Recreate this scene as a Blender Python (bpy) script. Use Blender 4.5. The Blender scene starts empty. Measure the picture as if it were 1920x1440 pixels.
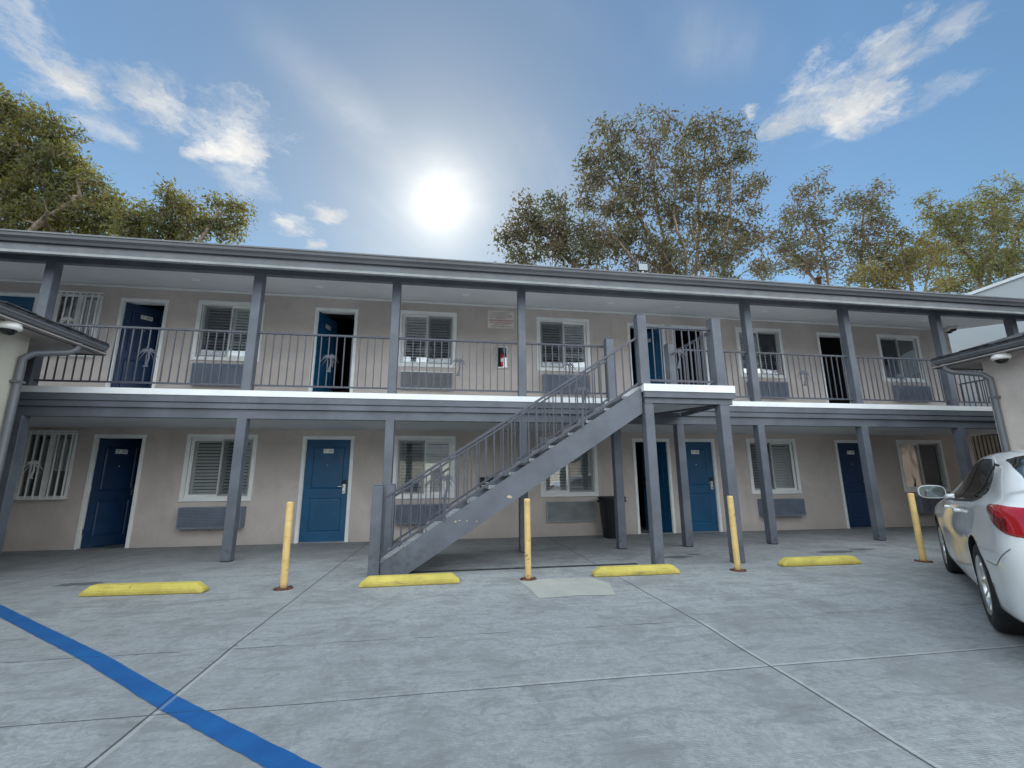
import bpy, bmesh, math, random
import numpy as np
from mathutils import Vector, Matrix, Quaternion
from mathutils.geometry import tessellate_polygon
R = math.radians
rnd = random.Random(7)
SC = bpy.context.scene
COL = SC.collection

# ------------------------------------------------------------------ camera
CAM = Vector((-0.257, -9.479, 1.183))
F2 = Vector((0.149017, 0.968767, 0.198205)); R3 = Vector((0.988572, -0.150576, -0.007273)); U3 = Vector((-0.022799, -0.197023, 0.980134))
FPX, PX, PY = 810.19, 966.7, 737.2
cam = bpy.data.cameras.new('camera'); camo = bpy.data.objects.new('camera', cam); COL.objects.link(camo)
cam.sensor_fit = 'HORIZONTAL'; cam.sensor_width = 36.0; cam.lens = FPX / 1920 * 36.0
cam.shift_x = (960 - PX) / 1920; cam.shift_y = -(720 - PY) / 1920
cam.clip_start = 0.05; cam.clip_end = 3000
m = Matrix((R3, U3, -F2)).transposed().to_4x4(); m.translation = CAM
camo.matrix_world = m
SC.camera = camo

def ray(u, v):
    return F2 + R3 * ((u - PX) / FPX) - U3 * ((v - PY) / FPX)
def at(u, v, y):
    d = ray(u, v); return CAM + d * ((y - CAM.y) / d.y)

# ------------------------------------------------------------------ sun, sky, exposure
SUND = ray(825, 382).normalized()
SUN_EL = math.asin(SUND.z); SUN_AZ = math.atan2(SUND.x, SUND.y)
sun = bpy.data.lights.new('sun', 'SUN'); suno = bpy.data.objects.new('sun', sun); COL.objects.link(suno)
sun.energy = 4.0; sun.angle = R(0.5); sun.color = (1.0, 0.93, 0.82)
suno.rotation_euler = (-SUND).to_track_quat('-Z', 'Y').to_euler(); suno.location = (0, 0, 30)
SC.view_settings.view_transform = 'Standard'; SC.view_settings.look = 'None'
SC.view_settings.gamma = 1.0; SC.view_settings.exposure = 0.42
SKY_STRENGTH = 0.115

world = bpy.data.worlds.new('World'); SC.world = world; world.use_nodes = True
nt = world.node_tree; nt.nodes.clear()
class NG:
    def __init__(s, nt): s.nt = nt
    def n(s, t, **k):
        x = s.nt.nodes.new(t)
        for a, b in k.items():
            if a == 'inp':
                for i, val in b.items(): s.set(x, i, val)
            else: setattr(x, a, b)
        return x
    def set(s, x, i, val):
        if isinstance(val, bpy.types.NodeSocket): s.nt.links.new(val, x.inputs[i])
        elif isinstance(val, bpy.types.Node): s.nt.links.new(val.outputs[0], x.inputs[i])
        else: x.inputs[i].default_value = val
    def math(s, op, a, b=0.0, c=0.0, clamp=False):
        x = s.n('ShaderNodeMath', operation=op, use_clamp=clamp); s.set(x, 0, a); s.set(x, 1, b)
        if len(x.inputs) > 2: s.set(x, 2, c)
        return x.outputs[0]
    def vmath(s, op, a, b=None):
        x = s.n('ShaderNodeVectorMath', operation=op); s.set(x, 0, a)
        if b is not None: s.set(x, 1, b)
        return x.outputs['Value'] if op in ('LENGTH', 'DOT_PRODUCT', 'DISTANCE') else x.outputs[0]
    def mix(s, f, a, b, mode='MIX'):
        x = s.n('ShaderNodeMix', data_type='RGBA', blend_type=mode); s.set(x, 0, f); s.set(x, 6, a); s.set(x, 7, b)
        return x.outputs[2]
    def ramp(s, f, a, b, c=0.0, d=1.0, smooth=True):
        x = s.n('ShaderNodeMapRange', interpolation_type='SMOOTHSTEP' if smooth else 'LINEAR')
        s.set(x, 0, f); s.set(x, 1, a); s.set(x, 2, b); s.set(x, 3, c); s.set(x, 4, d); return x.outputs[0]
    def noise(s, vec, scale, detail=4, rough=0.55, dist=0.0, out=0):
        x = s.n('ShaderNodeTexNoise'); s.set(x, 'Vector', vec); s.set(x, 'Scale', scale); s.set(x, 'Detail', detail)
        s.set(x, 'Roughness', rough); s.set(x, 'Distortion', dist); return x.outputs[out]
g = NG(nt)
sky = g.n('ShaderNodeTexSky', sky_type='NISHITA', sun_disc=False, sun_elevation=SUN_EL, sun_rotation=SUN_AZ, altitude=50.0,
          air_density=1.35, dust_density=0.3, ozone_density=2.5)
tc = g.n('ShaderNodeTexCoord'); D = g.vmath('NORMALIZE', tc.outputs['Generated'])
sep = g.n('ShaderNodeSeparateXYZ', inp={0: D})
dz = g.math('MAXIMUM', sep.outputs[2], 0.06)
comb = g.n('ShaderNodeCombineXYZ', inp={0: g.math('DIVIDE', sep.outputs[0], dz), 1: g.math('DIVIDE', sep.outputs[1], dz)})
Q = comb.outputs[0]                                   # position on the cloud layer overhead
def lay(u, v):
    d = ray(u, v); return Vector((d.x / d.z, d.y / d.z))
wn = g.noise(Q, 3.0, 6, 0.65, out=1)
Qw = g.vmath('ADD', Q, g.vmath('SCALE', g.vmath('SUBTRACT', wn, (0.5, 0.5, 0.5))))
Qw.node.inputs[1].links[0].from_node.inputs['Scale'].default_value = 0.34
def blob(a, b, w, q=Qw):
    A, B = lay(*a), lay(*b); c = (A + B) / 2; ax = B - A
    mid = ((a[0] + b[0]) / 2, (a[1] + b[1]) / 2); dd = Vector((b[0] - a[0], b[1] - a[1])).normalized()
    W = (lay(mid[0] - dd.y * w, mid[1] + dd.x * w) - lay(*mid)).length
    mp = g.n('ShaderNodeMapping', vector_type='TEXTURE')
    W *= 1.35 if q is Qw else 1
    g.set(mp, 0, q); g.set(mp, 1, (c.x, c.y, 0)); g.set(mp, 2, (0, 0, math.atan2(ax.y, ax.x))); g.set(mp, 3, (ax.length / 2 * (1.2 if q is Qw else 1), W, 1))
    l = g.vmath('LENGTH', mp.outputs[0])
    return g.ramp(l, 1.0, 0.0)
def union(bs):
    o = bs[0]
    for b in bs[1:]: o = g.math('MAXIMUM', o, b)
    return o
puffs = union([blob((360, 235), (540, 310), 75), blob((390, 225), (490, 335), 95), blob((340, 260), (500, 285), 60), blob((-60, 60), (270, 190), 60), blob((150, 110), (400, 260), 42),
               blob((470, 260), (545, 320), 40), blob((1480, 90), (1700, 250), 110), blob((1400, 290), (1640, 120), 42), blob((1600, 110), (1800, -30), 48),
               blob((1520, 150), (1600, 280), 60), blob((505, 400), (570, 445), 17), blob((570, 385), (640, 430), 20),
               blob((1395, 190), (1425, 205), 14), blob((560, 450), (610, 465), 12)])
wisps = union([blob((140, 190), (260, 300), 34), blob((1660, 240), (1880, 90), 34), blob((1740, 60), (1920, -40), 50), blob((0, 0), (120, 60), 40),
               blob((380, 260), (480, 380), 40)])
fine = g.noise(Qw, 4.2, 9, 0.66, 0.2)
cl = g.math('ADD', puffs, g.math('MULTIPLY', g.math('MULTIPLY', g.math('SUBTRACT', fine, 0.5), 3.2), g.ramp(puffs, 0.0, 0.15)))
cden = g.ramp(cl, 0.10, 1.25)
wl = g.math('ADD', g.math('MULTIPLY', wisps, 0.8), g.math('MULTIPLY', g.math('MULTIPLY', g.math('SUBTRACT', fine, 0.5), 2.2), g.ramp(wisps, 0.0, 0.2)))
wden = g.ramp(wl, 0.12, 1.0, 0.0, 0.55)
# thin cirrus streaks round the sun
st = g.n('ShaderNodeMapping', vector_type='TEXTURE', inp={0: Q, 2: (0, 0, R(62)), 3: (3.2, 0.8, 1)})
sn = g.noise(st.outputs[0], 2.2, 5, 0.55, 0.4)
band = union([blob((430, 0), (840, 380), 90, Q), blob((760, 250), (1050, 420), 150, Q), blob((900, -60), (1500, 140), 110, Q), blob((600, 330), (900, 470), 120, Q)])
cir = g.math('MULTIPLY', g.ramp(sn, 0.35, 0.72), band)
streak = g.math('MULTIPLY', g.math('MAXIMUM', blob((380, -60), (830, 390), 75, Q), blob((700, 200), (960, 440), 80, Q)), g.ramp(g.noise(Q, 3.0, 5, 0.6, 0.5), 0.25, 0.75, 0.10, 0.34))
dens = g.math('MAXIMUM', g.math('MAXIMUM', cden, wden), g.math('MAXIMUM', streak, g.math('MULTIPLY', cir, 0.42)), clamp=True)
shade = g.noise(Qw, 2.6, 5, 0.6)
ccol = g.mix(g.ramp(shade, 0.35, 0.68), (3.6, 3.9, 4.2, 1), (6.4, 6.3, 6.0, 1))
cosang = g.vmath('DOT_PRODUCT', D, tuple(SUND))
ang = g.math('ARCCOSINE', g.math('MINIMUM', cosang, 1.0))
dim = g.ramp(ang, R(4), R(42), 0.42, 1.0, smooth=False)
tint = g.mix(1.0, g.mix(1.0, sky.outputs[0], (0.70, 0.84, 0.88, 1), 'MULTIPLY'), g.n('ShaderNodeCombineXYZ', inp={0: dim, 1: dim, 2: dim}).outputs[0], 'MULTIPLY')
base = g.mix(dens, tint, ccol)
# unseen bright cloud, added behind the camera as fill light for facade and ground
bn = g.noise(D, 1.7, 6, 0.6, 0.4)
fill_bank = g.math('MULTIPLY', g.ramp(g.math('ADD', g.vmath('DOT_PRODUCT', D, (0.0, -0.93, 0.36)), g.math('MULTIPLY', g.math('SUBTRACT', bn, 0.5), 0.6)), 0.02, 0.50), g.ramp(sep.outputs[2], -0.02, 0.06))
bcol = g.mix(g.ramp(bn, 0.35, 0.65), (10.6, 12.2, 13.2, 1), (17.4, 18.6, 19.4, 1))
base = g.mix(fill_bank, base, bcol)
disc = g.math('MULTIPLY', g.math('EXPONENT', g.math('MULTIPLY', g.math('POWER', g.math('DIVIDE', ang, R(1.15)), 2.0), -1.0)), 34.0)
halo = g.math('ADD', g.math('MULTIPLY', g.math('EXPONENT', g.math('MULTIPLY', ang, -1 / R(2.6))), 6.5), g.math('MULTIPLY', g.math('EXPONENT', g.math('MULTIPLY', ang, -1 / R(11))), 2.6))
glow = g.math('ADD', disc, halo)
gcol = g.mix(1.0, (1.0, 0.96, 0.88, 1), g.n('ShaderNodeCombineXYZ', inp={0: glow, 1: glow, 2: glow}).outputs[0], 'MULTIPLY')
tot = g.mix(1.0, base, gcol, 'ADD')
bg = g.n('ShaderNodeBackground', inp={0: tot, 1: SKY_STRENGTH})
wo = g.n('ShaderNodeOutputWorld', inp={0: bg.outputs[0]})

# ------------------------------------------------------------------ materials
def mat(name, col=(0.5, 0.5, 0.5), rough=0.6, metal=0.0, spec=0.5, build=None, **kw):
    m = bpy.data.materials.new(name); m.use_nodes = True
    n = NG(m.node_tree); b = m.node_tree.nodes['Principled BSDF']
    b.inputs['Base Color'].default_value = (*col, 1); b.inputs['Roughness'].default_value = rough
    b.inputs['Metallic'].default_value = metal; b.inputs['Specular IOR Level'].default_value = spec
    for k, v in kw.items(): b.inputs[k].default_value = v
    if build: build(n, b)
    return m
def opos(n): return n.n('ShaderNodeNewGeometry').outputs['Position']
def bump(n, b, h, strength=0.3, dist=0.01):
    x = n.n('ShaderNodeBump', inp={'Height': h, 'Strength': strength, 'Distance': dist}); n.set(b, 'Normal', x.outputs[0])
def painted(name, col, rough=0.5, var=0.12, scale=3.0, bs=0.15, wear=0.0, **kw):
    def f(n, b):
        p = opos(n); a = n.noise(p, scale, 5, 0.6); c2 = tuple(x * (1 - var * 1.6) for x in col); c3 = tuple(min(1, x * (1 + var)) for x in col)
        c = n.mix(n.ramp(a, 0.3, 0.7), (*c2, 1), (*c3, 1))
        if wear:
            w1 = n.noise(p, 26, 6, 0.75, 0.4); sz = n.n('ShaderNodeSeparateXYZ', inp={0: p}).outputs[2]
            lowz = n.ramp(n.math('ADD', sz, n.math('MULTIPLY', a, 0.4)), 0.75, 0.25)
            c = n.mix(n.ramp(w1, 0.70, 0.76, 0, wear), c, (*[min(1, x * 2.6 + .05) for x in col], 1))
            c = n.mix(n.math('MULTIPLY', n.ramp(n.noise(p, 12, 5, 0.7), 0.48, 0.62), n.math('MULTIPLY', lowz, 0.6)), c, (*[x * 0.45 for x in col], 1))
        n.set(b, 'Base Color', c)
        fn = n.noise(p, 60, 3, 0.6)
        n.set(b, 'Roughness', n.ramp(n.noise(p, 9, 4), 0.3, 0.7, rough - 0.08, rough + 0.12))
        bump(n, b, fn, bs, 0.004)
    return mat(name, col, rough, build=f, **kw)

def stucco(name, col, dirt=(0.55, 0.5, 0.47)):
    def f(n, b):
        p = opos(n)
        big = n.noise(p, 0.55, 5, 0.6, 0.6); mid = n.noise(p, 3.1, 5, 0.65)
        c = n.mix(n.ramp(big, 0.35, 0.68), (*[x * 0.86 for x in col], 1), (*[min(1, x * 1.07) for x in col], 1))
        c = n.mix(n.ramp(mid, 0.5, 0.72, 0, 0.42), c, (*[x * 0.74 for x in col], 1))
        mp = n.n('ShaderNodeMapping', inp={0: p, 3: (4, 4, 0.5)}); run = n.noise(mp.outputs[0], 1.0, 4, 0.6)
        sx = n.n('ShaderNodeSeparateXYZ', inp={0: p})
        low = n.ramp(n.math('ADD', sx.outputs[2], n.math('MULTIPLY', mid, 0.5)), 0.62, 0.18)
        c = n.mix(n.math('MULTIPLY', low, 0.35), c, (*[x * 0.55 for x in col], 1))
        c = n.mix(n.ramp(run, 0.54, 0.74, 0, 0.22), c, (*[x * y * 1.1 for x, y in zip(col, dirt)], 1))
        n.set(b, 'Base Color', c)
        fn = n.noise(p, 55, 4, 0.7); fm = n.noise(p, 14, 4, 0.6)
        bump(n, b, n.math('ADD', fn, n.math('MULTIPLY', fm, 1.4)), 0.5, 0.006)
    return mat(name, col, 0.9, spec=0.2, build=f)

def joint_mask(n, p):
    """0..1 where a control joint runs, plus its light flank"""
    s = n.n('ShaderNodeSeparateXYZ', inp={0: p}); x, y = s.outputs[0], s.outputs[1]
    wob = n.math('MULTIPLY', n.math('SUBTRACT', n.noise(p, 1.3, 3), 0.5), 0.03)
    wob2 = n.math('MULTIPLY', n.math('SUBTRACT', n.noise(p, 7.0, 4), 0.5), 0.05)
    out = None; lite = None
    xx = n.math('ADD', x, wob); yy = n.math('ADD', y, wob)
    fr = n.math('SUBTRACT', n.math('FRACT', n.math('DIVIDE', n.math('ADD', xx, 1.80 + 3.66 * 10.5), 3.66)), 0.5)
    dx = n.math('MULTIPLY', fr, 3.66)                       # joints every 3.66 m from x = -1.80
    a = n.ramp(n.math('ABSOLUTE', dx), 0.004, 0.0085, 1, 0)
    la = n.ramp(n.math('ABSOLUTE', n.math('ADD', dx, -0.022)), 0.008, 0.016, 1, 0)
    front = n.ramp(y, -5.6, -5.9)
    la = n.math('MULTIPLY', la, front)
    dy = n.math('ADD', yy, 6.63); b_ = n.ramp(n.math('ABSOLUTE', dy), 0.0025, 0.006, 1, 0)
    lb = n.ramp(n.math('ABSOLUTE', n.math('ADD', dy, -0.018)), 0.006, 0.013, 1, 0)
    lb = n.math('MULTIPLY', lb, n.ramp(x, -1.0, 1.0))
    d3 = n.math('ADD', n.math('ADD', y, wob2), 5.76)
    c_ = n.math('MULTIPLY', n.ramp(n.math('ABSOLUTE', d3), 0.003, 0.008, 1, 0), n.ramp(n.noise(p, 1.7, 2), 0.42, 0.55))
    ex = n.math('ADD', yy, 10.3); e_ = n.ramp(n.math('ABSOLUTE', ex), 0.006, 0.011, 1, 0)
    dark = n.math('MAXIMUM', n.math('MAXIMUM', a, b_), n.math('MAXIMUM', c_, e_))
    return dark, n.math('MAXIMUM', la, lb)

def concrete_build(col=(0.335, 0.358, 0.370), joints=True):
    def f(n, b):
        p = opos(n)
        big = n.noise(p, 0.22, 4, 0.6, 0.8); mid = n.noise(p, 1.5, 9, 0.76, 0.4)
        rot = n.n('ShaderNodeMapping', inp={0: p, 2: (0, 0, R(8)), 3: (0.9, 3.4, 1)}); strk = n.noise(rot.outputs[0], 1.9, 9, 0.76, 0.6)
        fine = n.noise(p, 28, 8, 0.8); grit = n.noise(p, 160, 2, 0.6)
        c = n.mix(n.ramp(big, 0.35, 0.7), (*[x * 0.87 for x in col], 1), (*[x * 1.1 for x in col], 1))
        c = n.mix(n.ramp(mid, 0.46, 0.62, 0, 0.72), c, (*[x * 0.58 for x in col], 1))
        c = n.mix(n.ramp(strk, 0.51, 0.62, 0, 0.62), c, (*[x * 0.50 for x in col], 1))
        c = n.mix(n.ramp(strk, 0.44, 0.30, 0, 0.35), c, (*[x * 1.25 for x in col], 1))
        rot2 = n.n('ShaderNodeMapping', inp={0: p, 2: (0, 0, R(-38)), 3: (0.7, 5.0, 1)}); s2 = n.noise(rot2.outputs[0], 1.7, 6, 0.7, 1.6)
        c = n.mix(n.ramp(s2, 0.56, 0.66, 0, 0.55), c, (*[x * 0.48 for x in col], 1))
        sp = n.noise(p, 6.5, 3, 0.5, 0.5); c = n.mix(n.ramp(sp, 0.70, 0.77, 0, 0.6), c, (*[x * 0.40 for x in col], 1))
        c = n.mix(n.ramp(fine, 0.40, 0.62, 0, 0.55), c, (*[x * 0.58 for x in col], 1))
        c = n.mix(n.ramp(n.noise(p, 9.5, 6, 0.75, 0.8), 0.52, 0.64, 0, 0.5), c, (*[x * 0.5 for x in col], 1))
        vor = n.n('ShaderNodeTexVoronoi', feature='F1', inp={'Vector': p, 'Scale': 1.15}); gum = n.ramp(vor.outputs['Distance'], 0.028, 0.018, 0, 0.7)
        c = n.mix(gum, c, (0.06, 0.06, 0.06, 1))
        # arcs scrubbed by turning tyres
        for cx, cy, rr, ww in ((6.2, -8.4, 2.75, 0.10), (6.2, -8.4, 3.05, 0.05), (0.2, -8.9, 1.7, 0.10), (-4.5, -2.2, 3.4, 0.12), (2.9, -5.5, 0.5, 0.05), (8.5, -7.5, 3.2, 0.16)):
            dd = n.math('SUBTRACT', n.vmath('DISTANCE', p, (cx, cy, 0)), rr)
            k = n.math('MULTIPLY', n.ramp(n.math('ABSOLUTE', dd), ww, ww * 0.4), n.ramp(n.noise(p, 2.3, 5, 0.7), 0.45, 0.66, 0, 0.5))
            c = n.mix(k, c, (*[x * 0.5 for x in col], 1))
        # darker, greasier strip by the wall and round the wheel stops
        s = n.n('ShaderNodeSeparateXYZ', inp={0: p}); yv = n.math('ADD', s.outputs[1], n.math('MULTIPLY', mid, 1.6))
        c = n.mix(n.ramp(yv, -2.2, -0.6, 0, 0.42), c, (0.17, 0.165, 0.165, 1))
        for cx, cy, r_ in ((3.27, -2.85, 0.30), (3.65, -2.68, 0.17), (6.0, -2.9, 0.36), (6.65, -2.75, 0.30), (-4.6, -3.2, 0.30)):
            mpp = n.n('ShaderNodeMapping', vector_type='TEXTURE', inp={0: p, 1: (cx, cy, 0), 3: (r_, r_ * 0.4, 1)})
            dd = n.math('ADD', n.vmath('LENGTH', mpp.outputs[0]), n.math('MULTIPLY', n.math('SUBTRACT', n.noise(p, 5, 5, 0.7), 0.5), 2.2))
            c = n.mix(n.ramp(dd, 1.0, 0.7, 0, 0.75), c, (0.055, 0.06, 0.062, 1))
        wp = n.vmath('ADD', p, n.vmath('SCALE', n.vmath('SUBTRACT', n.noise(p, 2.2, 5, 0.7, out=1), (0.5, 0.5, 0.5))))
        wp.node.inputs[1].links[0].from_node.inputs['Scale'].default_value = 0.5
        ve = n.n('ShaderNodeTexVoronoi', feature='DISTANCE_TO_EDGE', inp={'Vector': wp, 'Scale': 0.42})
        crack = n.math('MULTIPLY', n.ramp(ve.outputs['Distance'], 0.0022, 0.0008, 0, 0.4), n.ramp(n.noise(p, 0.5, 2), 0.54, 0.62))
        c = n.mix(crack, c, (0.05, 0.05, 0.05, 1))
        scr = n.n('ShaderNodeMapping', inp={0: p, 2: (0, 0, R(55)), 3: (0.6, 16, 1)}); sc2 = n.n('ShaderNodeMapping', inp={0: p, 2: (0, 0, R(-20)), 3: (0.8, 20, 1)})
        c = n.mix(n.ramp(n.noise(scr.outputs[0], 1.6, 5, 0.7, 0.5), 0.62, 0.72, 0, 0.35), c, (*[x * 0.45 for x in col], 1))
        c = n.mix(n.ramp(n.noise(sc2.outputs[0], 1.3, 5, 0.7, 0.6), 0.60, 0.70, 0, 0.30), c, (*[min(1, x * 1.45) for x in col], 1))
        h = n.math('ADD', fine, n.math('MULTIPLY', grit, 0.7))
        wv = n.n('ShaderNodeTexWave', bands_direction='Y', inp={'Vector': p, 'Scale': 26.0, 'Distortion': 2.0, 'Detail': 2.0})
        h = n.math('ADD', h, n.math('MULTIPLY', wv.outputs['Fac'], 0.35))
        if joints:
            dk, lt = joint_mask(n, p)
            c = n.mix(n.math('MULTIPLY', lt, 0.24), c, (0.62, 0.63, 0.62, 1)); c = n.mix(n.math('MULTIPLY', dk, 0.85), c, (0.045, 0.045, 0.045, 1))
            h = n.math('SUBTRACT', h, n.math('MULTIPLY', dk, 2.5))
        n.set(b, 'Base Color', c); n.set(b, 'Roughness', n.ramp(mid, 0.3, 0.7, 0.62, 0.85))
        bump(n, b, h, 0.5, 0.007)
    return f
M = {}
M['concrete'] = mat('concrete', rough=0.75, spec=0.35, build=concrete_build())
def patchf(n, b):
    p = opos(n); a = n.noise(p, 2.5, 5, 0.6, 0.5)
    c = n.mix(n.ramp(a, 0.3, 0.7), (0.31, 0.325, 0.305, 1), (0.39, 0.395, 0.36, 1))
    c = n.mix(n.ramp(n.noise(p, 14, 4, .7), 0.6, 0.72, 0, 0.5), c, (0.2, 0.2, 0.2, 1)); n.set(b, 'Base Color', c); bump(n, b, n.noise(p, 90, 4), 0.3, 0.004)
M['patch'] = mat('patch', rough=0.8, build=patchf)
def bluef(n, b):
    p = opos(n); a = n.noise(p, 3, 5, 0.65); dk, lt = joint_mask(n, p)
    c = n.mix(n.ramp(a, 0.35, 0.7), (0.004, 0.075, 0.25, 1), (0.006, 0.105, 0.31, 1))
    c = n.mix(n.ramp(n.noise(p, 22, 5, 0.7), 0.62, 0.75, 0, 0.35), c, (0.16, 0.22, 0.30, 1))
    c = n.mix(n.math('MULTIPLY', lt, 0.35), c, (0.25, 0.34, 0.45, 1)); c = n.mix(n.math('MULTIPLY', dk, 0.7), c, (0.01, 0.03, 0.07, 1))
    n.set(b, 'Base Color', c); bump(n, b, n.math('SUBTRACT', n.noise(p, 60, 4), n.math('MULTIPLY', dk, 2.0)), 0.3, 0.004)
M['blue'] = mat('blue_paint', rough=0.55, build=bluef)
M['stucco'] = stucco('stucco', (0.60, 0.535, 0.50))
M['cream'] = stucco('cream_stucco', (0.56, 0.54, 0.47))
M['trim'] = painted('slate_paint', (0.120, 0.133, 0.160), 0.5, 0.12, 2.2, 0.25, 0.6)
M['rail'] = painted('rail_paint', (0.072, 0.078, 0.102), 0.42, 0.07, 5)
M['gutter'] = painted('gutter_paint', (0.125, 0.132, 0.145), 0.4, 0.08, 1.5)
M['white'] = painted('white_paint', (0.86, 0.87, 0.86), 0.45, 0.05, 3)
M['edge'] = painted('white_edge', (0.86, 0.88, 0.90), 0.5, 0.05, 1.6)
M['vinyl'] = painted('white_vinyl', (0.84, 0.85, 0.83), 0.35, 0.03, 4, 0.05)
M['doorblue'] = painted('door_blue', (0.006, 0.088, 0.20), 0.42, 0.10, 1.7, 0.12)
M['doornavy'] = painted('door_navy_shade', (0.006, 0.034, 0.10), 0.42, 0.10, 1.7, 0.12)  # dark blue of the closed navy door; shade painted into the ajar leaves
M['steel'] = mat('brushed_steel', (0.75, 0.75, 0.73), 0.28, 1.0)
M['black'] = painted('black_paint', (0.012, 0.012, 0.014), 0.5, 0.2, 4)
M['bin'] = painted('bin_plastic', (0.022, 0.022, 0.028), 0.45, 0.2, 4)
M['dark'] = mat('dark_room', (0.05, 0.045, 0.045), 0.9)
M['ac'] = painted('ac_paint', (0.20, 0.235, 0.30), 0.45, 0.08, 3)
M['acbeige'] = painted('ac_galvanised', (0.34, 0.39, 0.41), 0.45, 0.08, 3)
M['acside'] = painted('ac_side', (0.36, 0.32, 0.30), 0.6, 0.08, 3)
M['slat'] = painted('shutter_white', (0.88, 0.89, 0.88), 0.5, 0.04, 4, 0.05)
M['wood'] = painted('brown_wood', (0.13, 0.05, 0.035), 0.5, 0.2, 4)
M['fabric'] = painted('bed_fabric', (0.16, 0.02, 0.02), 0.8, 0.2, 4)
M['asphalt_roof'] = painted('shingle', (0.055, 0.06, 0.068), 0.9, 0.35, 9, 0.6)
def whitewallf(n, b):
    p = opos(n); br = n.n('ShaderNodeTexBrick', inp={'Vector': n.n('ShaderNodeMapping', inp={0: p, 2: (R(90), 0, R(90))}).outputs[0], 'Scale': 1.0, 'Mortar Size': 0.008, 'Brick Width': 0.8, 'Row Height': 0.4,
        'Color1': (0.70, 0.72, 0.72, 1), 'Color2': (0.66, 0.69, 0.70, 1), 'Mortar': (0.5, 0.53, 0.55, 1)})
    c = n.mix(n.ramp(n.noise(p, 0.8, 5), 0.4, 0.75, 0, 0.3), br.outputs[0], (0.52, 0.55, 0.57, 1)); n.set(b, 'Base Color', c); bump(n, b, n.noise(p, 40, 3), 0.2, 0.004)
M['whitewall'] = mat('white_block', rough=0.8, build=whitewallf)
def ceilf(n, b):
    p = opos(n); s = n.n('ShaderNodeSeparateXYZ', inp={0: p})
    fr = n.math('ABSOLUTE', n.math('SUBTRACT', n.math('FRACT', n.math('DIVIDE', s.outputs[1], 0.19)), 0.5))
    gr = n.ramp(fr, 0.06, 0.03)
    c = n.mix(n.ramp(n.noise(p, 1.2, 4), 0.3, 0.7), (0.66, 0.68, 0.70, 1), (0.74, 0.75, 0.76, 1)); c = n.mix(n.math('MULTIPLY', gr, 0.55), c, (0.34, 0.36, 0.40, 1))
    n.set(b, 'Base Color', c); bump(n, b, n.math('MULTIPLY', gr, -1.0), 0.6, 0.008)
M['ceiling'] = mat('beadboard', rough=0.6, build=ceilf)
def yellowf(col, rust=0.5):
    def f(n, b):
        p = opos(n); a = n.noise(p, 4, 5, 0.65); sp = n.noise(p, 17, 5, 0.7)
        c = n.mix(n.ramp(a, 0.35, 0.7), (*[x * 0.86 for x in col], 1), (*[min(1, x * 1.1) for x in col], 1))
        c = n.mix(n.ramp(sp, 0.60, 0.70, 0, rust), c, (0.20, 0.11, 0.05, 1)); c = n.mix(n.ramp(n.noise(p, 45, 4), .66, .74, 0, .5), c, (0.3, 0.29, 0.25, 1))
        mk = n.n('ShaderNodeMapping', inp={0: p, 3: (1.2, 6, 9)}); c = n.mix(n.ramp(n.noise(mk.outputs[0], 2.2, 5, 0.7, 0.5), 0.56, 0.70, 0, 0.45), c, (0.12, 0.11, 0.08, 1))
        s = n.n('ShaderNodeSeparateXYZ', inp={0: p}); low = n.ramp(n.math('ADD', s.outputs[2], n.math('MULTIPLY', sp, 0.16)), 0.16, 0.05)
        c = n.mix(n.math('MULTIPLY', low, 0.8 * rust), c, (0.13, 0.055, 0.03, 1)); n.set(b, 'Base Color', c); bump(n, b, sp, 0.3, 0.004)
    return f
M['stopyellow'] = mat('stop_yellow', rough=0.7, build=yellowf((0.56, 0.47, 0.10), 0.45))
M['bollard'] = mat('bollard_yellow', rough=0.6, build=yellowf((0.72, 0.50, 0.20), 0.9))
M['rust'] = painted('rust', (0.12, 0.05, 0.03), 0.9, 0.4, 20, 0.5)
M['signred'] = mat('sign_red', (0.36, 0.04, 0.05), 0.6); M['signink'] = mat('sign_ink', (0.05, 0.045, 0.045), 0.6)
M['signboard'] = painted('sign_board', (0.74, 0.68, 0.63), 0.6, 0.08, 6)
M['red'] = mat('extinguisher_red', (0.5, 0.02, 0.02), 0.35)
M['camwhite'] = mat('camera_white', (0.80, 0.79, 0.76), 0.35); M['camglass'] = mat('camera_dome', (0.01, 0.01, 0.012), 0.08)
def glassf(n, b, tint=(0.95, 0.97, 0.97), refl=1.0):
    out = [x for x in n.nt.nodes if x.type == 'OUTPUT_MATERIAL'][0]
    t = n.n('ShaderNodeBsdfTransparent', inp={0: (*tint, 1)}); gl = n.n('ShaderNodeBsdfGlossy', inp={0: (0.95, 0.97, 1, 1), 1: 0.015})
    wav = n.noise(opos(n), 1.4, 2); bp = n.n('ShaderNodeBump', inp={'Height': wav, 'Strength': 0.06, 'Distance': 0.05}); n.set(gl, 'Normal', bp.outputs[0])
    fr = n.n('ShaderNodeFresnel', inp={0: 1.5}); f = n.math('MULTIPLY', n.math('ADD', fr.outputs[0], 0.11), refl, clamp=True)
    ms = n.n('ShaderNodeMixShader', inp={0: f, 1: t.outputs[0], 2: gl.outputs[0]}); n.set(out, 0, ms.outputs[0])
M['glass'] = mat('window_glass', build=lambda n, b: glassf(n, b, refl=1.15))
def screenf(n, b):
    out = [x for x in n.nt.nodes if x.type == 'OUTPUT_MATERIAL'][0]
    t = n.n('ShaderNodeBsdfTransparent'); d = n.n('ShaderNodeBsdfDiffuse', inp={0: (0.06, 0.065, 0.08, 1)})
    n.set(out, 0, n.n('ShaderNodeMixShader', inp={0: 0.20, 1: t.outputs[0], 2: d.outputs[0]}).outputs[0])
M['screen'] = mat('insect_screen', build=screenf)
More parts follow.
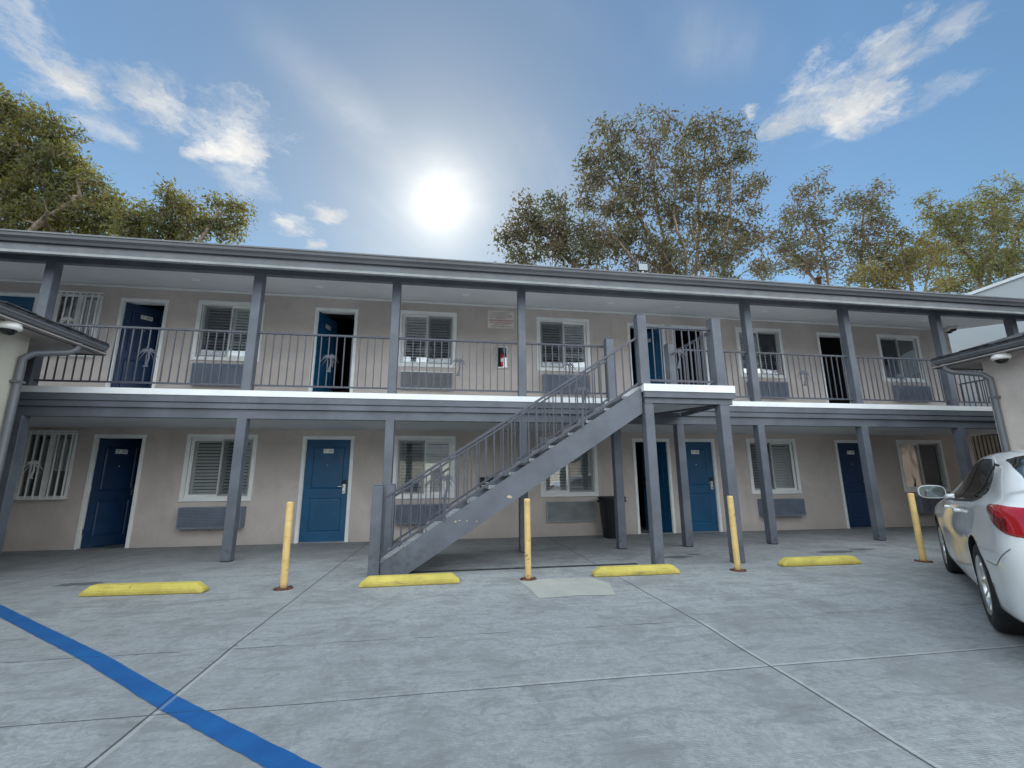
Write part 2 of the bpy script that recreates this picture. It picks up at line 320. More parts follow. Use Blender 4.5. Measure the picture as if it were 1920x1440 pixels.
M['carpaint'] = mat('car_white', (0.86, 0.88, 0.88), 0.32, spec=0.5, **{'Coat Weight': 1.0, 'Coat Roughness': 0.04})
M['carglass'] = mat('car_glass', (0.006, 0.009, 0.008), 0.04, spec=0.6)
M['carblack'] = mat('car_trim', (0.012, 0.012, 0.013), 0.45)
M['gap'] = mat('panel_gap', (0.03, 0.03, 0.03), 0.8)
M['chrome'] = mat('chrome', (0.8, 0.8, 0.8), 0.12, 1.0)
M['mirror'] = mat('mirror_glass', (0.30, 0.36, 0.40), 0.04, 1.0)
M['tyre'] = painted('tyre_rubber', (0.016, 0.016, 0.017), 0.75, 0.2, 12, 0.4)
M['tail'] = mat('tail_lens', (0.42, 0.006, 0.012), 0.12, spec=0.7, **{'Coat Weight': 1.0, 'Coat Roughness': 0.02})
M['tail2'] = mat('tail_lens_dark', (0.16, 0.002, 0.005), 0.15, spec=0.7, **{'Coat Weight': 1.0, 'Coat Roughness': 0.02})
def leafmat(name, ca, cb, cc, tr=0.5):
    def f(n, b):
        p = opos(n); out = [x for x in n.nt.nodes if x.type == 'OUTPUT_MATERIAL'][0]
        ri = n.n('ShaderNodeNewGeometry').outputs['Random Per Island']; cl = n.noise(p, 0.55, 3, 0.6)
        c = n.mix(n.ramp(cl, 0.38, 0.62), (*ca, 1), (*cb, 1)); c = n.mix(n.ramp(ri, 0.72, 1.0), c, (*cc, 1))
        c = n.mix(n.math('MULTIPLY', ri, 0.6), c, (0.02, 0.025, 0.012, 1))
        d = n.n('ShaderNodeBsdfPrincipled', inp={'Base Color': c, 'Roughness': 0.58})
        t = n.n('ShaderNodeBsdfTranslucent', inp={0: n.mix(1.0, c, (1.9, 1.8, 0.8, 1), 'MULTIPLY')})
        n.set(out, 0, n.n('ShaderNodeMixShader', inp={0: tr, 1: d.outputs[0], 2: t.outputs[0]}).outputs[0])
    return mat(name, build=f)
M['leafA'] = leafmat('leaf_olive', (0.145, 0.145, 0.055), (0.095, 0.11, 0.05), (0.22, 0.15, 0.07), 0.5)
M['leafB'] = leafmat('leaf_gum', (0.085, 0.095, 0.058), (0.11, 0.085, 0.062), (0.20, 0.13, 0.09), 0.36)
M['leafC'] = leafmat('leaf_yellow', (0.16, 0.135, 0.055), (0.13, 0.12, 0.05), (0.2, 0.14, 0.07), 0.48)
def barkf(n, b):
    p = opos(n); mp = n.n('ShaderNodeMapping', inp={0: p, 3: (3, 3, 0.6)}); a = n.noise(mp.outputs[0], 2.0, 5, 0.6)
    n.set(b, 'Base Color', n.mix(n.ramp(a, 0.35, 0.65), (0.10, 0.075, 0.055, 1), (0.26, 0.20, 0.15, 1))); bump(n, b, a, 0.6, 0.03)
M['bark'] = mat('bark', rough=0.9, build=barkf)

# ------------------------------------------------------------------ mesh helpers
class MB:
    def __init__(s): s.v = []; s.f = []; s.mi = []; s.mats = []; s.sm = []
    def mat(s, m):
        if m not in s.mats: s.mats.append(m)
        return s.mats.index(m)
    def add(s, vs, fs, m, smooth=False):
        o = len(s.v); s.v += [tuple(x) for x in vs]; k = s.mat(m)
        for f in fs: s.f.append(tuple(i + o for i in f)); s.mi.append(k); s.sm.append(smooth)
        return s
    def box(s, x0, x1, y0, y1, z0, z1, m, c=0.0, M4=None):
        x0, x1 = min(x0, x1), max(x0, x1); y0, y1 = min(y0, y1), max(y0, y1); z0, z1 = min(z0, z1), max(z0, z1)
        if c <= 0:
            vs = [(x, y, z) for z in (z0, z1) for x, y in ((x0, y0), (x1, y0), (x1, y1), (x0, y1))]
            fs = [(3, 2, 1, 0), (4, 5, 6, 7), (0, 1, 5, 4), (1, 2, 6, 5), (2, 3, 7, 6), (3, 0, 4, 7)]
        else:
            bm = bmesh.new(); bmesh.ops.create_cube(bm, size=1)
            bmesh.ops.transform(bm, matrix=Matrix.Translation(((x0 + x1) / 2, (y0 + y1) / 2, (z0 + z1) / 2)) @ Matrix.Diagonal((x1 - x0, y1 - y0, z1 - z0, 1)), verts=bm.verts)
            bmesh.ops.bevel(bm, geom=bm.edges[:], offset=c, segments=1, affect='EDGES')
            bm.verts.index_update(); vs = [v.co.copy() for v in bm.verts]; fs = [[v.index for v in f.verts] for f in bm.faces]; bm.free()
        if M4 is not None: vs = [M4 @ Vector(v) for v in vs]
        return s.add(vs, fs, m)
    def prism(s, poly, d, m, origin=(0, 0, 0), smooth=False):
        """closed polygon of 3d points swept by vector d"""
        d = Vector(d); P = [Vector(p) + Vector(origin) for p in poly]; n = len(P)
        tris = tessellate_polygon([P])
        vs = P + [p + d for p in P]; fs = [tuple(t) for t in tris] + [tuple(i + n for i in reversed(t)) for t in tris]
        s.add(vs, fs, m)
        return s.add(vs, [(i, (i + 1) % n, (i + 1) % n + n, i + n) for i in range(n)], m, smooth)
    def tube(s, pts, r, m, seg=8, caps=True, smooth=True, sx=1.0):
        pts = [Vector(p) for p in pts]; rs = r if isinstance(r, (list, tuple)) else [r] * len(pts)
        rings = []; up = None; vs = []; fs = []
        for i, p in enumerate(pts):
            t = (pts[min(i + 1, len(pts) - 1)] - pts[max(i - 1, 0)]).normalized()
            if up is None: up = Vector((0, 0, 1)) if abs(t.z) < 0.9 else Vector((0, 1, 0))
            a = (up - t * up.dot(t)).normalized(); up = a; b = t.cross(a)
            for k in range(seg):
                th = 2 * math.pi * (k + 0.5) / seg; vs.append(p + (a * math.cos(th) * sx + b * math.sin(th)) * rs[i])
        for i in range(len(pts) - 1):
            for k in range(seg):
                fs.append((i * seg + k, i * seg + (k + 1) % seg, (i + 1) * seg + (k + 1) % seg, (i + 1) * seg + k))
        s.add(vs, fs, m, smooth)
        if caps:
            s.add(vs[:seg], [tuple(reversed(range(seg)))], m); s.add(vs[-seg:], [tuple(range(seg))], m)
        return s
    def lathe(s, prof, m, c=(0, 0, 0), seg=24, smooth=True, sq=0.0, M4=None, caps=True):
        """(r,z) profile about z; sq>0 squares the circle"""
        vs = []; fs = []; n = len(prof)
        for r, z in prof:
            for k in range(seg):
                th = 2 * math.pi * k / seg; cx, sy = math.cos(th), math.sin(th)
                if sq: kk = 1 / max(abs(cx), abs(sy)); q = 1 + (kk - 1) * sq; cx *= q; sy *= q
                vs.append(Vector((r * cx, r * sy, z)) + Vector(c))
        for i in range(n - 1):
            for k in range(seg): fs.append((i * seg + k, i * seg + (k + 1) % seg, (i + 1) * seg + (k + 1) % seg, (i + 1) * seg + k))
        if M4 is not None: vs = [M4 @ v for v in vs]
        s.add(vs, fs, m, smooth)
        if not caps: return s
        if prof[0][0] > 1e-4: s.add(vs[:seg], [tuple(reversed(range(seg)))], m)
        if prof[-1][0] > 1e-4: s.add(vs[-seg:], [tuple(range(seg))], m)
        return s
    def text(s, txt, size, m, M4, extrude=0.001):
        cu = bpy.data.curves.new('t', 'FONT'); cu.body = txt; cu.size = size; cu.align_x = 'CENTER'; cu.align_y = 'CENTER'; cu.extrude = extrude; cu.resolution_u = 3
        o = bpy.data.objects.new('t', cu); me = o.to_mesh()
        s.add([M4 @ v.co for v in me.vertices], [tuple(p.vertices) for p in me.polygons], m); o.to_mesh_clear(); bpy.data.objects.remove(o); bpy.data.curves.remove(cu)
        return s
    def build(s, name, parent=None, loc=None, data_only=False):
        me = bpy.data.meshes.new(name); me.from_pydata(s.v, [], s.f)
        for m in s.mats: me.materials.append(m)
        me.polygons.foreach_set('material_index', s.mi); me.polygons.foreach_set('use_smooth', s.sm); me.update()
        bm = bmesh.new(); bm.from_mesh(me); bmesh.ops.recalc_face_normals(bm, faces=bm.faces[:]); bm.to_mesh(me); bm.free()
        if data_only: return me
        return link(name, me, parent, loc)
def link(name, me, parent=None, loc=None):
    o = bpy.data.objects.new(name, me); COL.objects.link(o)
    if loc is not None: o.location = loc
    if parent is not None: o.parent = parent
    return o
def tag(o, label=None, cat=None, group=None, kind=None):
    if label: o['label'] = label
    if cat: o['category'] = cat
    if group: o['group'] = group
    if kind: o['kind'] = kind
    return o
def empty(name, loc=(0, 0, 0), rz=0.0):
    o = bpy.data.objects.new(name, None); COL.objects.link(o); o.location = loc; o.rotation_euler = (0, 0, rz); o.empty_display_size = 0.3; return o
def kids(o): return [c for c in bpy.data.objects if c.parent == o]
def copy_tree(o, parent=None):
    c = o.copy(); COL.objects.link(c); c.parent = parent
    for ch in kids(o): copy_tree(ch, c)
    return c

# ------------------------------------------------------------------ ground
def gz(y):
    if y > -5.76: return 0.0
    if y > -12.0: return 0.0279 * (y + 5.76)
    return 0.0279 * (-12.0 + 5.76)
ys = [400, 60, 20, 5, -5.76, -12.0, -16, -30, -80, -400]; xs = [-400, -60, -20, 0, 20, 60, 400]
vs = [(x, y, gz(y)) for y in ys for x in xs]; n_ = len(xs)
b = MB().add(vs, [(j * n_ + i, j * n_ + i + 1, (j + 1) * n_ + i + 1, (j + 1) * n_ + i) for j in range(len(ys) - 1) for i in range(n_ - 1)], M['concrete'])
tag(b.build('ground'), kind='structure')
# blue painted line
L = [(-7.2, -2.05), (-5.9, -3.09), (-4.672, -4.087), (-3.6, -4.95), (-2.595, -5.755), (-1.732, -6.468), (-1.268, -6.826), (-0.783, -7.201), (0.9, -8.5), (3.0, -10.1)]
vs = []; fs = []; k = 0
for i in range(len(L) - 1):
    a, c = Vector(L[i]), Vector(L[i + 1]); d = (c - a); nrm = Vector((-d.y, d.x)).normalized()
    st_ = 14
    for j in range(st_ + (1 if i == len(L) - 2 else 0)):
        p = a + d * (j / st_); w = 0.058 + rnd.uniform(-0.002, 0.002); w2 = 0.058 + rnd.uniform(-0.003, 0.003)
        c0 = p - nrm * 0.058
        q1 = c0 + nrm * w; q2 = c0 - nrm * w2
        vs += [(q1.x, q1.y, gz(q1.y) + 0.004), (q2.x, q2.y, gz(q2.y) + 0.004)]
for i in range(len(vs) // 2 - 1): fs.append((2 * i, 2 * i + 1, 2 * i + 3, 2 * i + 2))
tag(MB().add(vs, fs, M['blue']).build('painted_line'), 'wide blue painted stripe running diagonally across the concrete', 'painted line', kind='structure')
pp = [(0.60, -4.02), (1.0, -3.97), (1.50, -4.02), (1.62, -4.35), (1.50, -4.84), (1.1, -4.80), (0.68, -4.84), (0.66, -4.4)]
tag(MB().add([(x, y, 0.004) for x, y in pp], [tuple(range(8))], M['patch']).build('concrete_patch'), kind='structure')
# trench drain under the stairs
b = MB().box(-0.72, 2.45, -3.30, -3.22, -0.02, 0.004, M['black'])
for i in range(150): b.box(-0.70 + i * 0.021, -0.692 + i * 0.021, -3.295, -3.225, 0.004, 0.009, M['rail'])
tag(b.build('drain_grate'), 'long narrow black drain grate in the concrete under the stairs', 'drain grate')

# ------------------------------------------------------------------ main building
XL, XR = -14.0, 13.35
YP, YE = -1.90, -1.98           # post line, slab edge
ZF, ZB, ZC = 2.66, 2.20, 5.217
bld = empty('motel_building', (2, 0, 0))
bld.location = (0, 0, 0)
tag(bld, 'two storey taupe stucco motel with railed balcony, blue doors and slate grey posts', 'motel building')

low_win = [('W1', -5.40, -4.10, 'r', 'open'), ('W2', -1.41, -0.125, 'l', 'shut'), ('W3', 1.74, 3.05, 'r', 'shut'), ('W4', 6.81, 8.12, 'l', 'shut'), ('W5', 11.02, 12.38, 'r', 'half')]
up_win = [('U1', -5.55, -4.25, 'l', 'open'), ('U2', -1.435, -0.15, 'r', 'open'), ('U3', 1.71, 3.0, 'l', 'open'), ('U4', 6.85, 8.136, 'r', 'open'), ('U5', 11.007, 12.318, 'l', 'open')]
# (outer trim x0, x1, z0, hinge side, opening angle, plate, material, handle side)
doors = [(-7.03, -6.13, 0, 'l', 58, '102', 'doornavy'), (-3.235, -2.22, 0, 'l', 0, '104', 'doorblue'), (3.915, 4.826, 0, 'r', 68, '105', 'doorblue'), (4.985, 5.968, 0, 'l', 0, '106', 'doorblue'), (9.225, 10.13, 0, 'l', 0, '108', 'doornavy'),
         (-9.42, -8.47, 2.82, 'l', 0, '201', 'doorblue'), (-7.005, -6.12, 2.82, 'l', 48, '202', 'doornavy'), (-3.22, -2.32, 2.82, 'l', 74, '204', 'doorblue'), (3.96, 4.93, 2.82, 'r', 60, '205', 'doorblue'), (5.11, 6.03, 2.82, 'l', 96, '206', 'doorblue'), (9.18, 10.1, 2.82, 'l', 96, '208', 'doornavy')]
DH = 2.12
holes = []
TR = 0.075
for _, a, c, _, _ in low_win: holes.append((a + TR, c - TR, 0.83 + TR, 2.137 - TR))
for _, a, c, _, _ in up_win: holes.append((a + TR, c - TR, 3.661 + TR, 4.972 - TR))
for d in doors: holes.append((d[0] + 0.06, d[1] - 0.06, d[2] if d[2] == 0 else 2.80, d[2] + DH - 0.06))
holes += [(-8.12, -7.35, 0.96, 2.11), (-8.12, -7.37, 3.70, 4.93)]
def holed_wall(b, x0, x1, z0, z1, y, t, holes, m):
    X = sorted({x0, x1} | {h[i] for h in holes for i in (0, 1)}); Z = sorted({z0, z1} | {h[i] for h in holes for i in (2, 3)})
    def inh(x, z): return any(h[0] < x < h[1] and h[2] < z < h[3] for h in holes)
    for i in range(len(X) - 1):
        for j in range(len(Z) - 1):
            if inh((X[i] + X[i + 1]) / 2, (Z[j] + Z[j + 1]) / 2): continue
            for yy in (y, y + t): b.add([(X[i], yy, Z[j]), (X[i + 1], yy, Z[j]), (X[i + 1], yy, Z[j + 1]), (X[i], yy, Z[j + 1])], [(0, 1, 2, 3)], m)
    for a, c, e, f_ in holes:
        P = [(a, e), (c, e), (c, f_), (a, f_)]
        for k in range(4):
            p, q = P[k], P[(k + 1) % 4]; b.add([(p[0], y, p[1]), (q[0], y, q[1]), (q[0], y + t, q[1]), (p[0], y + t, p[1])], [(0, 1, 2, 3)], m)
b = MB(); holed_wall(b, XL, XR, -0.05, 5.6, 0.0, 0.16, holes, M['stucco'])
b.build('front_wall', bld)
b = MB().box(XR - 0.16, XR - 0.001, 0.16, 9.0, -0.05, 5.5, M['stucco']).box(XL + .001, XL + 0.16, 0.16, 9.0, -0.05, 5.5, M['stucco']).box(XL, XR, 9.0, 9.16, -0.05, 5.5, M['stucco'])
b.build('side_wall', bld)
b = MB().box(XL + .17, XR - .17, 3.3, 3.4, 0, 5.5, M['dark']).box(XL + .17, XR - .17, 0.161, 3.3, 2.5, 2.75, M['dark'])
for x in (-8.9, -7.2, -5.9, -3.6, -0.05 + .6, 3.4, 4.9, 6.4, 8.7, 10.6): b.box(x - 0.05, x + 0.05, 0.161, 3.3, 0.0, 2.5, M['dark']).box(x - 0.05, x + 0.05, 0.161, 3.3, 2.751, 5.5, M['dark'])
b.build('room_partition', bld)
b = MB().box(-3.6, -2.0, 1.9, 3.2, 2.76, 3.25, M['fabric']).box(-3.6, -2.0, 3.15, 3.28, 2.76, 3.75, M['wood'])
b.build('bed', bld)
# balcony slab, edge bands and beams
SE = 13.62
b = MB()
pr = [(YP + 0.02, ZB + .155), (YE, ZB + .155), (YE, ZB + 0.235), (YE + .012, ZB + 0.24), (YE + .012, ZB + 0.25), (YE - 0.012, ZB + 0.255), (YE - 0.012, ZB + .36), (0.0, ZB + .36), (0.0, ZB + .30), (YP + 0.02, ZB + .30)]
b.prism([(XL, y, z) for y, z in pr], (SE - XL, 0, 0), M['trim']); b.build('balcony_fascia', bld)
b = MB().prism([(XL, y, z) for y, z in [(YE - 0.022, ZB + .361), (YE - 0.022, ZF - 0.003), (0.0, ZF + 0.02), (0.0, ZB + .361)]], (SE + .01 - XL, 0, 0), M['edge'])
b.build('balcony_edge', bld)
b = MB().box(XL, SE - .03, YP - 0.045, YP + 0.045, ZB, ZB + .154, M['trim'], 0.004); b.build('balcony_beam', bld)
b = MB().box(XL, XR, YP + 0.046, -0.002, ZB + .05, ZB + .30 - .002, M['ceiling']); b.build('walkway_ceiling', bld)
# upper beam, soffit, roof, gutter
b = MB().box(XL, 13.62, YP - 0.05, YP + 0.05, 4.73, 4.93, M['trim'], 0.004)
b.build('roof_beam', bld)
sl = (5.217 - 4.84) / 1.9
b = MB().prism([(XL, y, z) for y, z in [(-2.42, 5.217 - 2.42 * sl), (3, 5.217 + 3 * sl), (3, 5.35 + 3 * sl), (-2.42, 5.35 - 2.42 * sl - .06)]], (13.62 - XL, 0, 0), M['ceiling'])
b.build('soffit', bld)
b = MB().box(XL, 13.4, -0.03, -0.002, 5.165, 5.205, M['white']); b.build('ceiling_trim', bld)
RZ = 5.02 - .04
b = MB().prism([(XL - .3, y, z) for y, z in [(-2.47, RZ - .1), (-2.47, RZ - .03), (4.5, RZ - .03 + 6.97 * sl), (11.5, RZ - .03), (11.5, RZ - .1), (4.5, RZ - .13 + 6.97 * sl)]], (13.95 - XL + .3, 0, 0), M['asphalt_roof'])
b.build('roof', bld)
gp = [(-2.43, 4.66), (-2.455, 4.66), (-2.455, 4.80), (-2.50, 4.795), (-2.52, 4.83), (-2.56, 4.86), (-2.57, 4.905), (-2.585, 4.905), (-2.585, 4.93), (-2.56, 4.93), (-2.55, 4.87), (-2.48, 4.84), (-2.46, 4.95), (-2.43, 4.95)]
dz_ = -0.02
b = MB().prism([(XL - .35, y, z + dz_) for y, z in gp], (14.1 - XL + .35, 0, 0), M['gutter']); b.build('gutter', bld)
b = MB().box(XL - .35, 14.05, -2.462, -2.444, 4.615, 4.655, painted('drip_edge', (0.30, 0.31, 0.31), 0.5)); b.build('drip_edge', bld)

# posts
pw = 0.145
pm = {}
def post(x, z0, z1, y=YP, w=pw):
    k = round(z1 - z0, 3), w
    if k not in pm: pm[k] = MB().box(-w / 2, w / 2, -w / 2, w / 2, 0, z1 - z0, M['trim'], 0.006).build('post', data_only=True)
    return link('post', pm[k], bld, (x, y, z0))
UP = [-9.6, -6.71, -3.58, -1.26, 1.03, 5.70, 8.01, 10.35, 12.40]
for x in UP: post(x, ZF, 4.73)
for x in [-9.6, -6.71, -3.58, -1.26, 1.03, 2.77, 4.02, 5.70, 8.01, 10.35, 12.45]: post(x, 0.012, ZB)
b = MB()
for x in [-6.71, -3.58, -1.26, 1.03, 2.77, 4.02, 5.70, 8.01, 10.35, 12.45]: b = MB().box(x - .06, x + .06, YP - .06, YP + .06, 0.0, 0.012, M['black']); b.build('post_base', bld)

# railings
def palm_parts(b, x, y, z, m, s=1.0, ny=-1):
    """flat palm tree plate, about 0.42 tall, z = bottom of trunk, standing a little off the bars"""
    T = 0.008
    pts = [(0.0, 0.0), (0.012, 0.08), (0.03, 0.16), (0.02, 0.24), (0.0, 0.29)]
    W = [0.026, 0.018, 0.014, 0.013, 0.012]
    left = [(px - w, pz) for (px, pz), w in zip(pts, W)]; right = [(px + w, pz) for (px, pz), w in zip(pts, W)]
    poly = left + right[::-1]
    b.prism([(x + px * s, y, z + pz * s) for px, pz in poly], (0, T, 0), m)
    b.prism([(x + px * s, y - .001, z + pz * s) for px, pz in [(-.045, 0), (.045, 0), (.03, .03), (-.03, .03)]], (0, T, 0), m)
    for a0, ln, dr in ((165, .17, .16), (140, .165, .13), (112, .12, .06), (85, .11, .05), (60, .13, .08), (35, .165, .13), (12, .17, .16), (190, .12, .16), (-12, .12, .16)):
        up_, dn = [], []
        for k in range(7):
            t = k / 6; px = math.cos(R(a0)) * ln * t; pz = math.sin(R(a0)) * ln * t * 1.0 - dr * t * t
            w = 0.0095 * math.sin(math.pi * (0.15 + 0.85 * t) ** 0.8) + 0.002
            up_.append((px, 0.285 + pz + w)); dn.append((px, 0.285 + pz - w))
        off = rnd.uniform(0, 0.004)
        b.prism([(x + px * s, y - off, z + pz * s) for px, pz in up_ + dn[::-1]], (0, T, 0), m)
balme = {}
def baluster(parent, x, y, z0, z1, w=0.016):
    k = round(z1 - z0, 3)
    if k not in balme: balme[k] = MB().box(-w / 2, w / 2, -w / 2, w / 2, 0, z1 - z0, M['rail']).build('baluster', data_only=True)
    return link('baluster', balme[k], parent, (x, y, z0))
def railing(x0, x1, y0, y1, zb, zt, palm=None, parent=bld, first=None, name='railing', pz=3.02):
    """level guard rail between two points; the rails are the part, bars and palm plate its sub-parts"""
    a, c = Vector((x0, y0, 0)), Vector((x1, y1, 0)); d = c - a; L_ = d.length; ang_ = math.atan2(d.y, d.x)
    M4 = Matrix.Translation(a) @ Matrix.Rotation(ang_, 4, 'Z')
    b = MB().box(0, L_, -0.02, 0.02, zt - 0.022, zt + 0.012, M['rail'], 0.004, M4)
    r_ = b.build(name, parent); MB().box(0, L_, -0.016, 0.016, zb - 0.014, zb + 0.014, M['rail'], 0.003, M4).build('bottom_rail', r_); n = max(1, round(L_ / 0.125))
    for i in range(1, n): p = a + d * (i / n); baluster(r_, p.x, p.y, zb + .014, zt - .022)
    if palm is not None:
        b = MB(); palm_parts(b, palm, -0.03, pz, M['rail'], 0.95); 
        if y0 == y1: o = b.build('palm_ornament', r_); o.location = (0, y0, 0)
        else:
            o = b.build('palm_ornament', r_); o.location = (x0, y0, 0); o.rotation_euler = (0, 0, ang_)
    return r_
ZR0, ZR1 = 2.765, 3.685
h = pw / 2
railing(-9.6 + h, -6.71 - h, YP, YP, ZR0, ZR1)
railing(-6.71 + h, -3.58 - h, YP, YP, ZR0, ZR1, -5.12)
railing(-3.58 + h, -1.26 - h, YP, YP, ZR0, ZR1, -2.32)
railing(-1.26 + h, 1.03 - h, YP, YP, ZR0, ZR1, -0.13)
railing(1.03 + h, 2.62, YP, YP, ZR0, ZR1, 1.9)
railing(4.05, 5.70 - h, YP, YP, ZR0, ZR1)
railing(5.70 + h, 8.01 - h, YP, YP, ZR0, ZR1, 6.83)
railing(8.01 + h, 10.35 - h, YP, YP, ZR0, ZR1, 9.1)
railing(10.35 + h, 12.40 - h, YP, YP, ZR0, ZR1)
railing(12.40 + h, 13.55, YP, YP, ZR0, ZR1)
railing(13.55, 13.55, YP + .03, 1.6, ZR0, ZR1, 1.1)

# windows
def window(x0, x1, z0, z1, scr, mode, seed):
    rr = random.Random(seed); t = TR
    b = MB()
    b.box(x0, x1, -0.022, 0.02, z1 - t, z1, M['white'], 0.004).box(x0, x1, -0.022, 0.02, z0, z0 + t, M['white'], 0.004)
    b.box(x0, x0 + t, -0.022, 0.02, z0 + t, z1 - t, M['white'], 0.004).box(x1 - t, x1, -0.022, 0.02, z0 + t, z1 - t, M['white'], 0.004)
    b.box(x0 - .0, x1 + .0, -0.035, -0.0225, z0 + .002, z0 + .02, M['white'])
    w = b.build('window', bld)
    a0, a1, c0, c1 = x0 + t, x1 - t, z0 + t, z1 - t; xm = (a0 + a1) / 2
    fr = MB(); f = 0.035
    fr.box(a0, a1, 0.021, 0.08, c1 - 0.02, c1, M['vinyl']).box(a0, a1, 0.021, 0.08, c0, c0 + 0.02, M['vinyl']).box(a0, a0 + .02, 0.021, 0.08, c0 + .02, c1 - .02, M['vinyl']).box(a1 - .02, a1, 0.021, 0.08, c0 + .02, c1 - .02, M['vinyl'])
    fr.build('frame', w)
    for side, (p, q, yy) in enumerate(((a0 + .02, xm + .02, 0.03 if scr == 'r' else 0.05), (xm - .02, a1 - .02, 0.05 if scr == 'r' else 0.03))):
        s_ = MB(); s_.box(p, q, yy, yy + .018, c1 - .02 - f, c1 - .02, M['vinyl']).box(p, q, yy, yy + .018, c0 + .02, c0 + .02 + f, M['vinyl']).box(p, p + f, yy, yy + .018, c0 + .02 + f, c1 - .02 - f, M['vinyl']).box(q - f, q, yy, yy + .018, c0 + .02 + f, c1 - .02 - f, M['vinyl'])
        s_.build('sash', w)
        MB().box(p + f, q - f, yy + .007, yy + .011, c0 + .02 + f, c1 - .02 - f, M['glass']).build('pane', w)
    p, q = (a0 + .02, xm) if scr == 'l' else (xm, a1 - .02)
    MB().box(p, q, 0.0215, 0.0235, c0 + .02, c1 - .02, M['screen']).build('insect_screen', w)
    # plantation shutters inside
    halves = [(a0 + .03, xm - .004), (xm + .004, a1 - .03)]
    if mode == 'half': halves = halves[:1]
    for hi, (p, q) in enumerate(halves):
        s_ = MB(); e = 0.055; y0 = 0.095
        s_.box(p, q, y0, y0 + .03, c1 - .09, c1 - .005, M['slat']).box(p, q, y0, y0 + .03, c0 + .005, c0 + .09, M['slat']).box(p, p + e, y0, y0 + .03, c0 + .09, c1 - .09, M['slat']).box(q - e, q, y0, y0 + .03, c0 + .09, c1 - .09, M['slat'])
        z = c0 + .09 + 0.03; tilt = {'open': R(rr.choice([38, 43])), 'shut': R(62 if hi == 1 else 48), 'half': R(35)}[mode]
        while z < c1 - .09 - 0.02:
            s_.box(p + e, q - e, -0.031, 0.031, -0.0045, 0.0045, M['slat'], 0, Matrix.Translation((0, y0 + .015, z)) @ Matrix.Rotation(tilt, 4, 'X')); z += 0.064
        s_.build('shutter', w)
    return w
for i, (n, a, c, s_, md) in enumerate(low_win): window(a, c, 0.83, 2.137, s_, md, i)
for i, (n, a, c, s_, md) in enumerate(up_win): window(a, c, 3.661, 4.972, s_, md, 20 + i)
def barred(x0, x1, z0, z1, pz, px, rightcurtain):
    b = MB().box(x0, x1, -.02, .02, z1 - .04, z1, M['white']).box(x0, x1, -.02, .02, z0, z0 + .04, M['white']).box(x0, x0 + .04, -.02, .02, z0 + .04, z1 - .04, M['white']).box(x1 - .04, x1, -.02, .02, z0 + .04, z1 - .04, M['white'])
    xm = (x0 + x1) / 2; b.box(xm - .03, xm + .03, .02, .05, z0 + .04, z1 - .04, M['white'])
    w = b.build('window', bld)
    MB().box(x0 + .04, x1 - .04, .055, .06, z0 + .04, z1 - .04, M['glass']).build('pane', w)
    b = MB()
    for k in range(14): xx = xm + .02 + k * (x1 - xm - .06) / 14; b.box(xx, xx + .018, .10 + (k % 2) * .012, .115 + (k % 2) * .012, z0 + .5, z1 - .05, M['slat'])
    b.build('curtain', w)
    b = MB().box(x0 - .03, x1 + .05, -.115, -.095, z1 + .005, z1 + .025, M['white']).box(x0 - .03, x1 + .05, -.115, -.095, z0 - .02, z0, M['white'])
    for k in range(8): xx = x0 + .02 + k * (x1 - x0 - .03) / 7; b.box(xx - .011, xx + .011, -.113, -.097, z0, z1 + .005, M['white'])
    for xx in (x0 - .02, x1 + .04):
        for zz in (z1 + .015, z0 - .01): b.box(xx - .006, xx + .006, -.095, -.001, zz - .006, zz + .006, M['white'])
    palm_parts(b, px, -.13, pz, M['white'], 1.0); b.build('window_bars', w)
barred(-8.16, -7.31, 0.925, 2.148, 1.28, -7.86, True); barred(-8.157, -7.34, 3.66, 4.96, 4.10, -7.80, True)

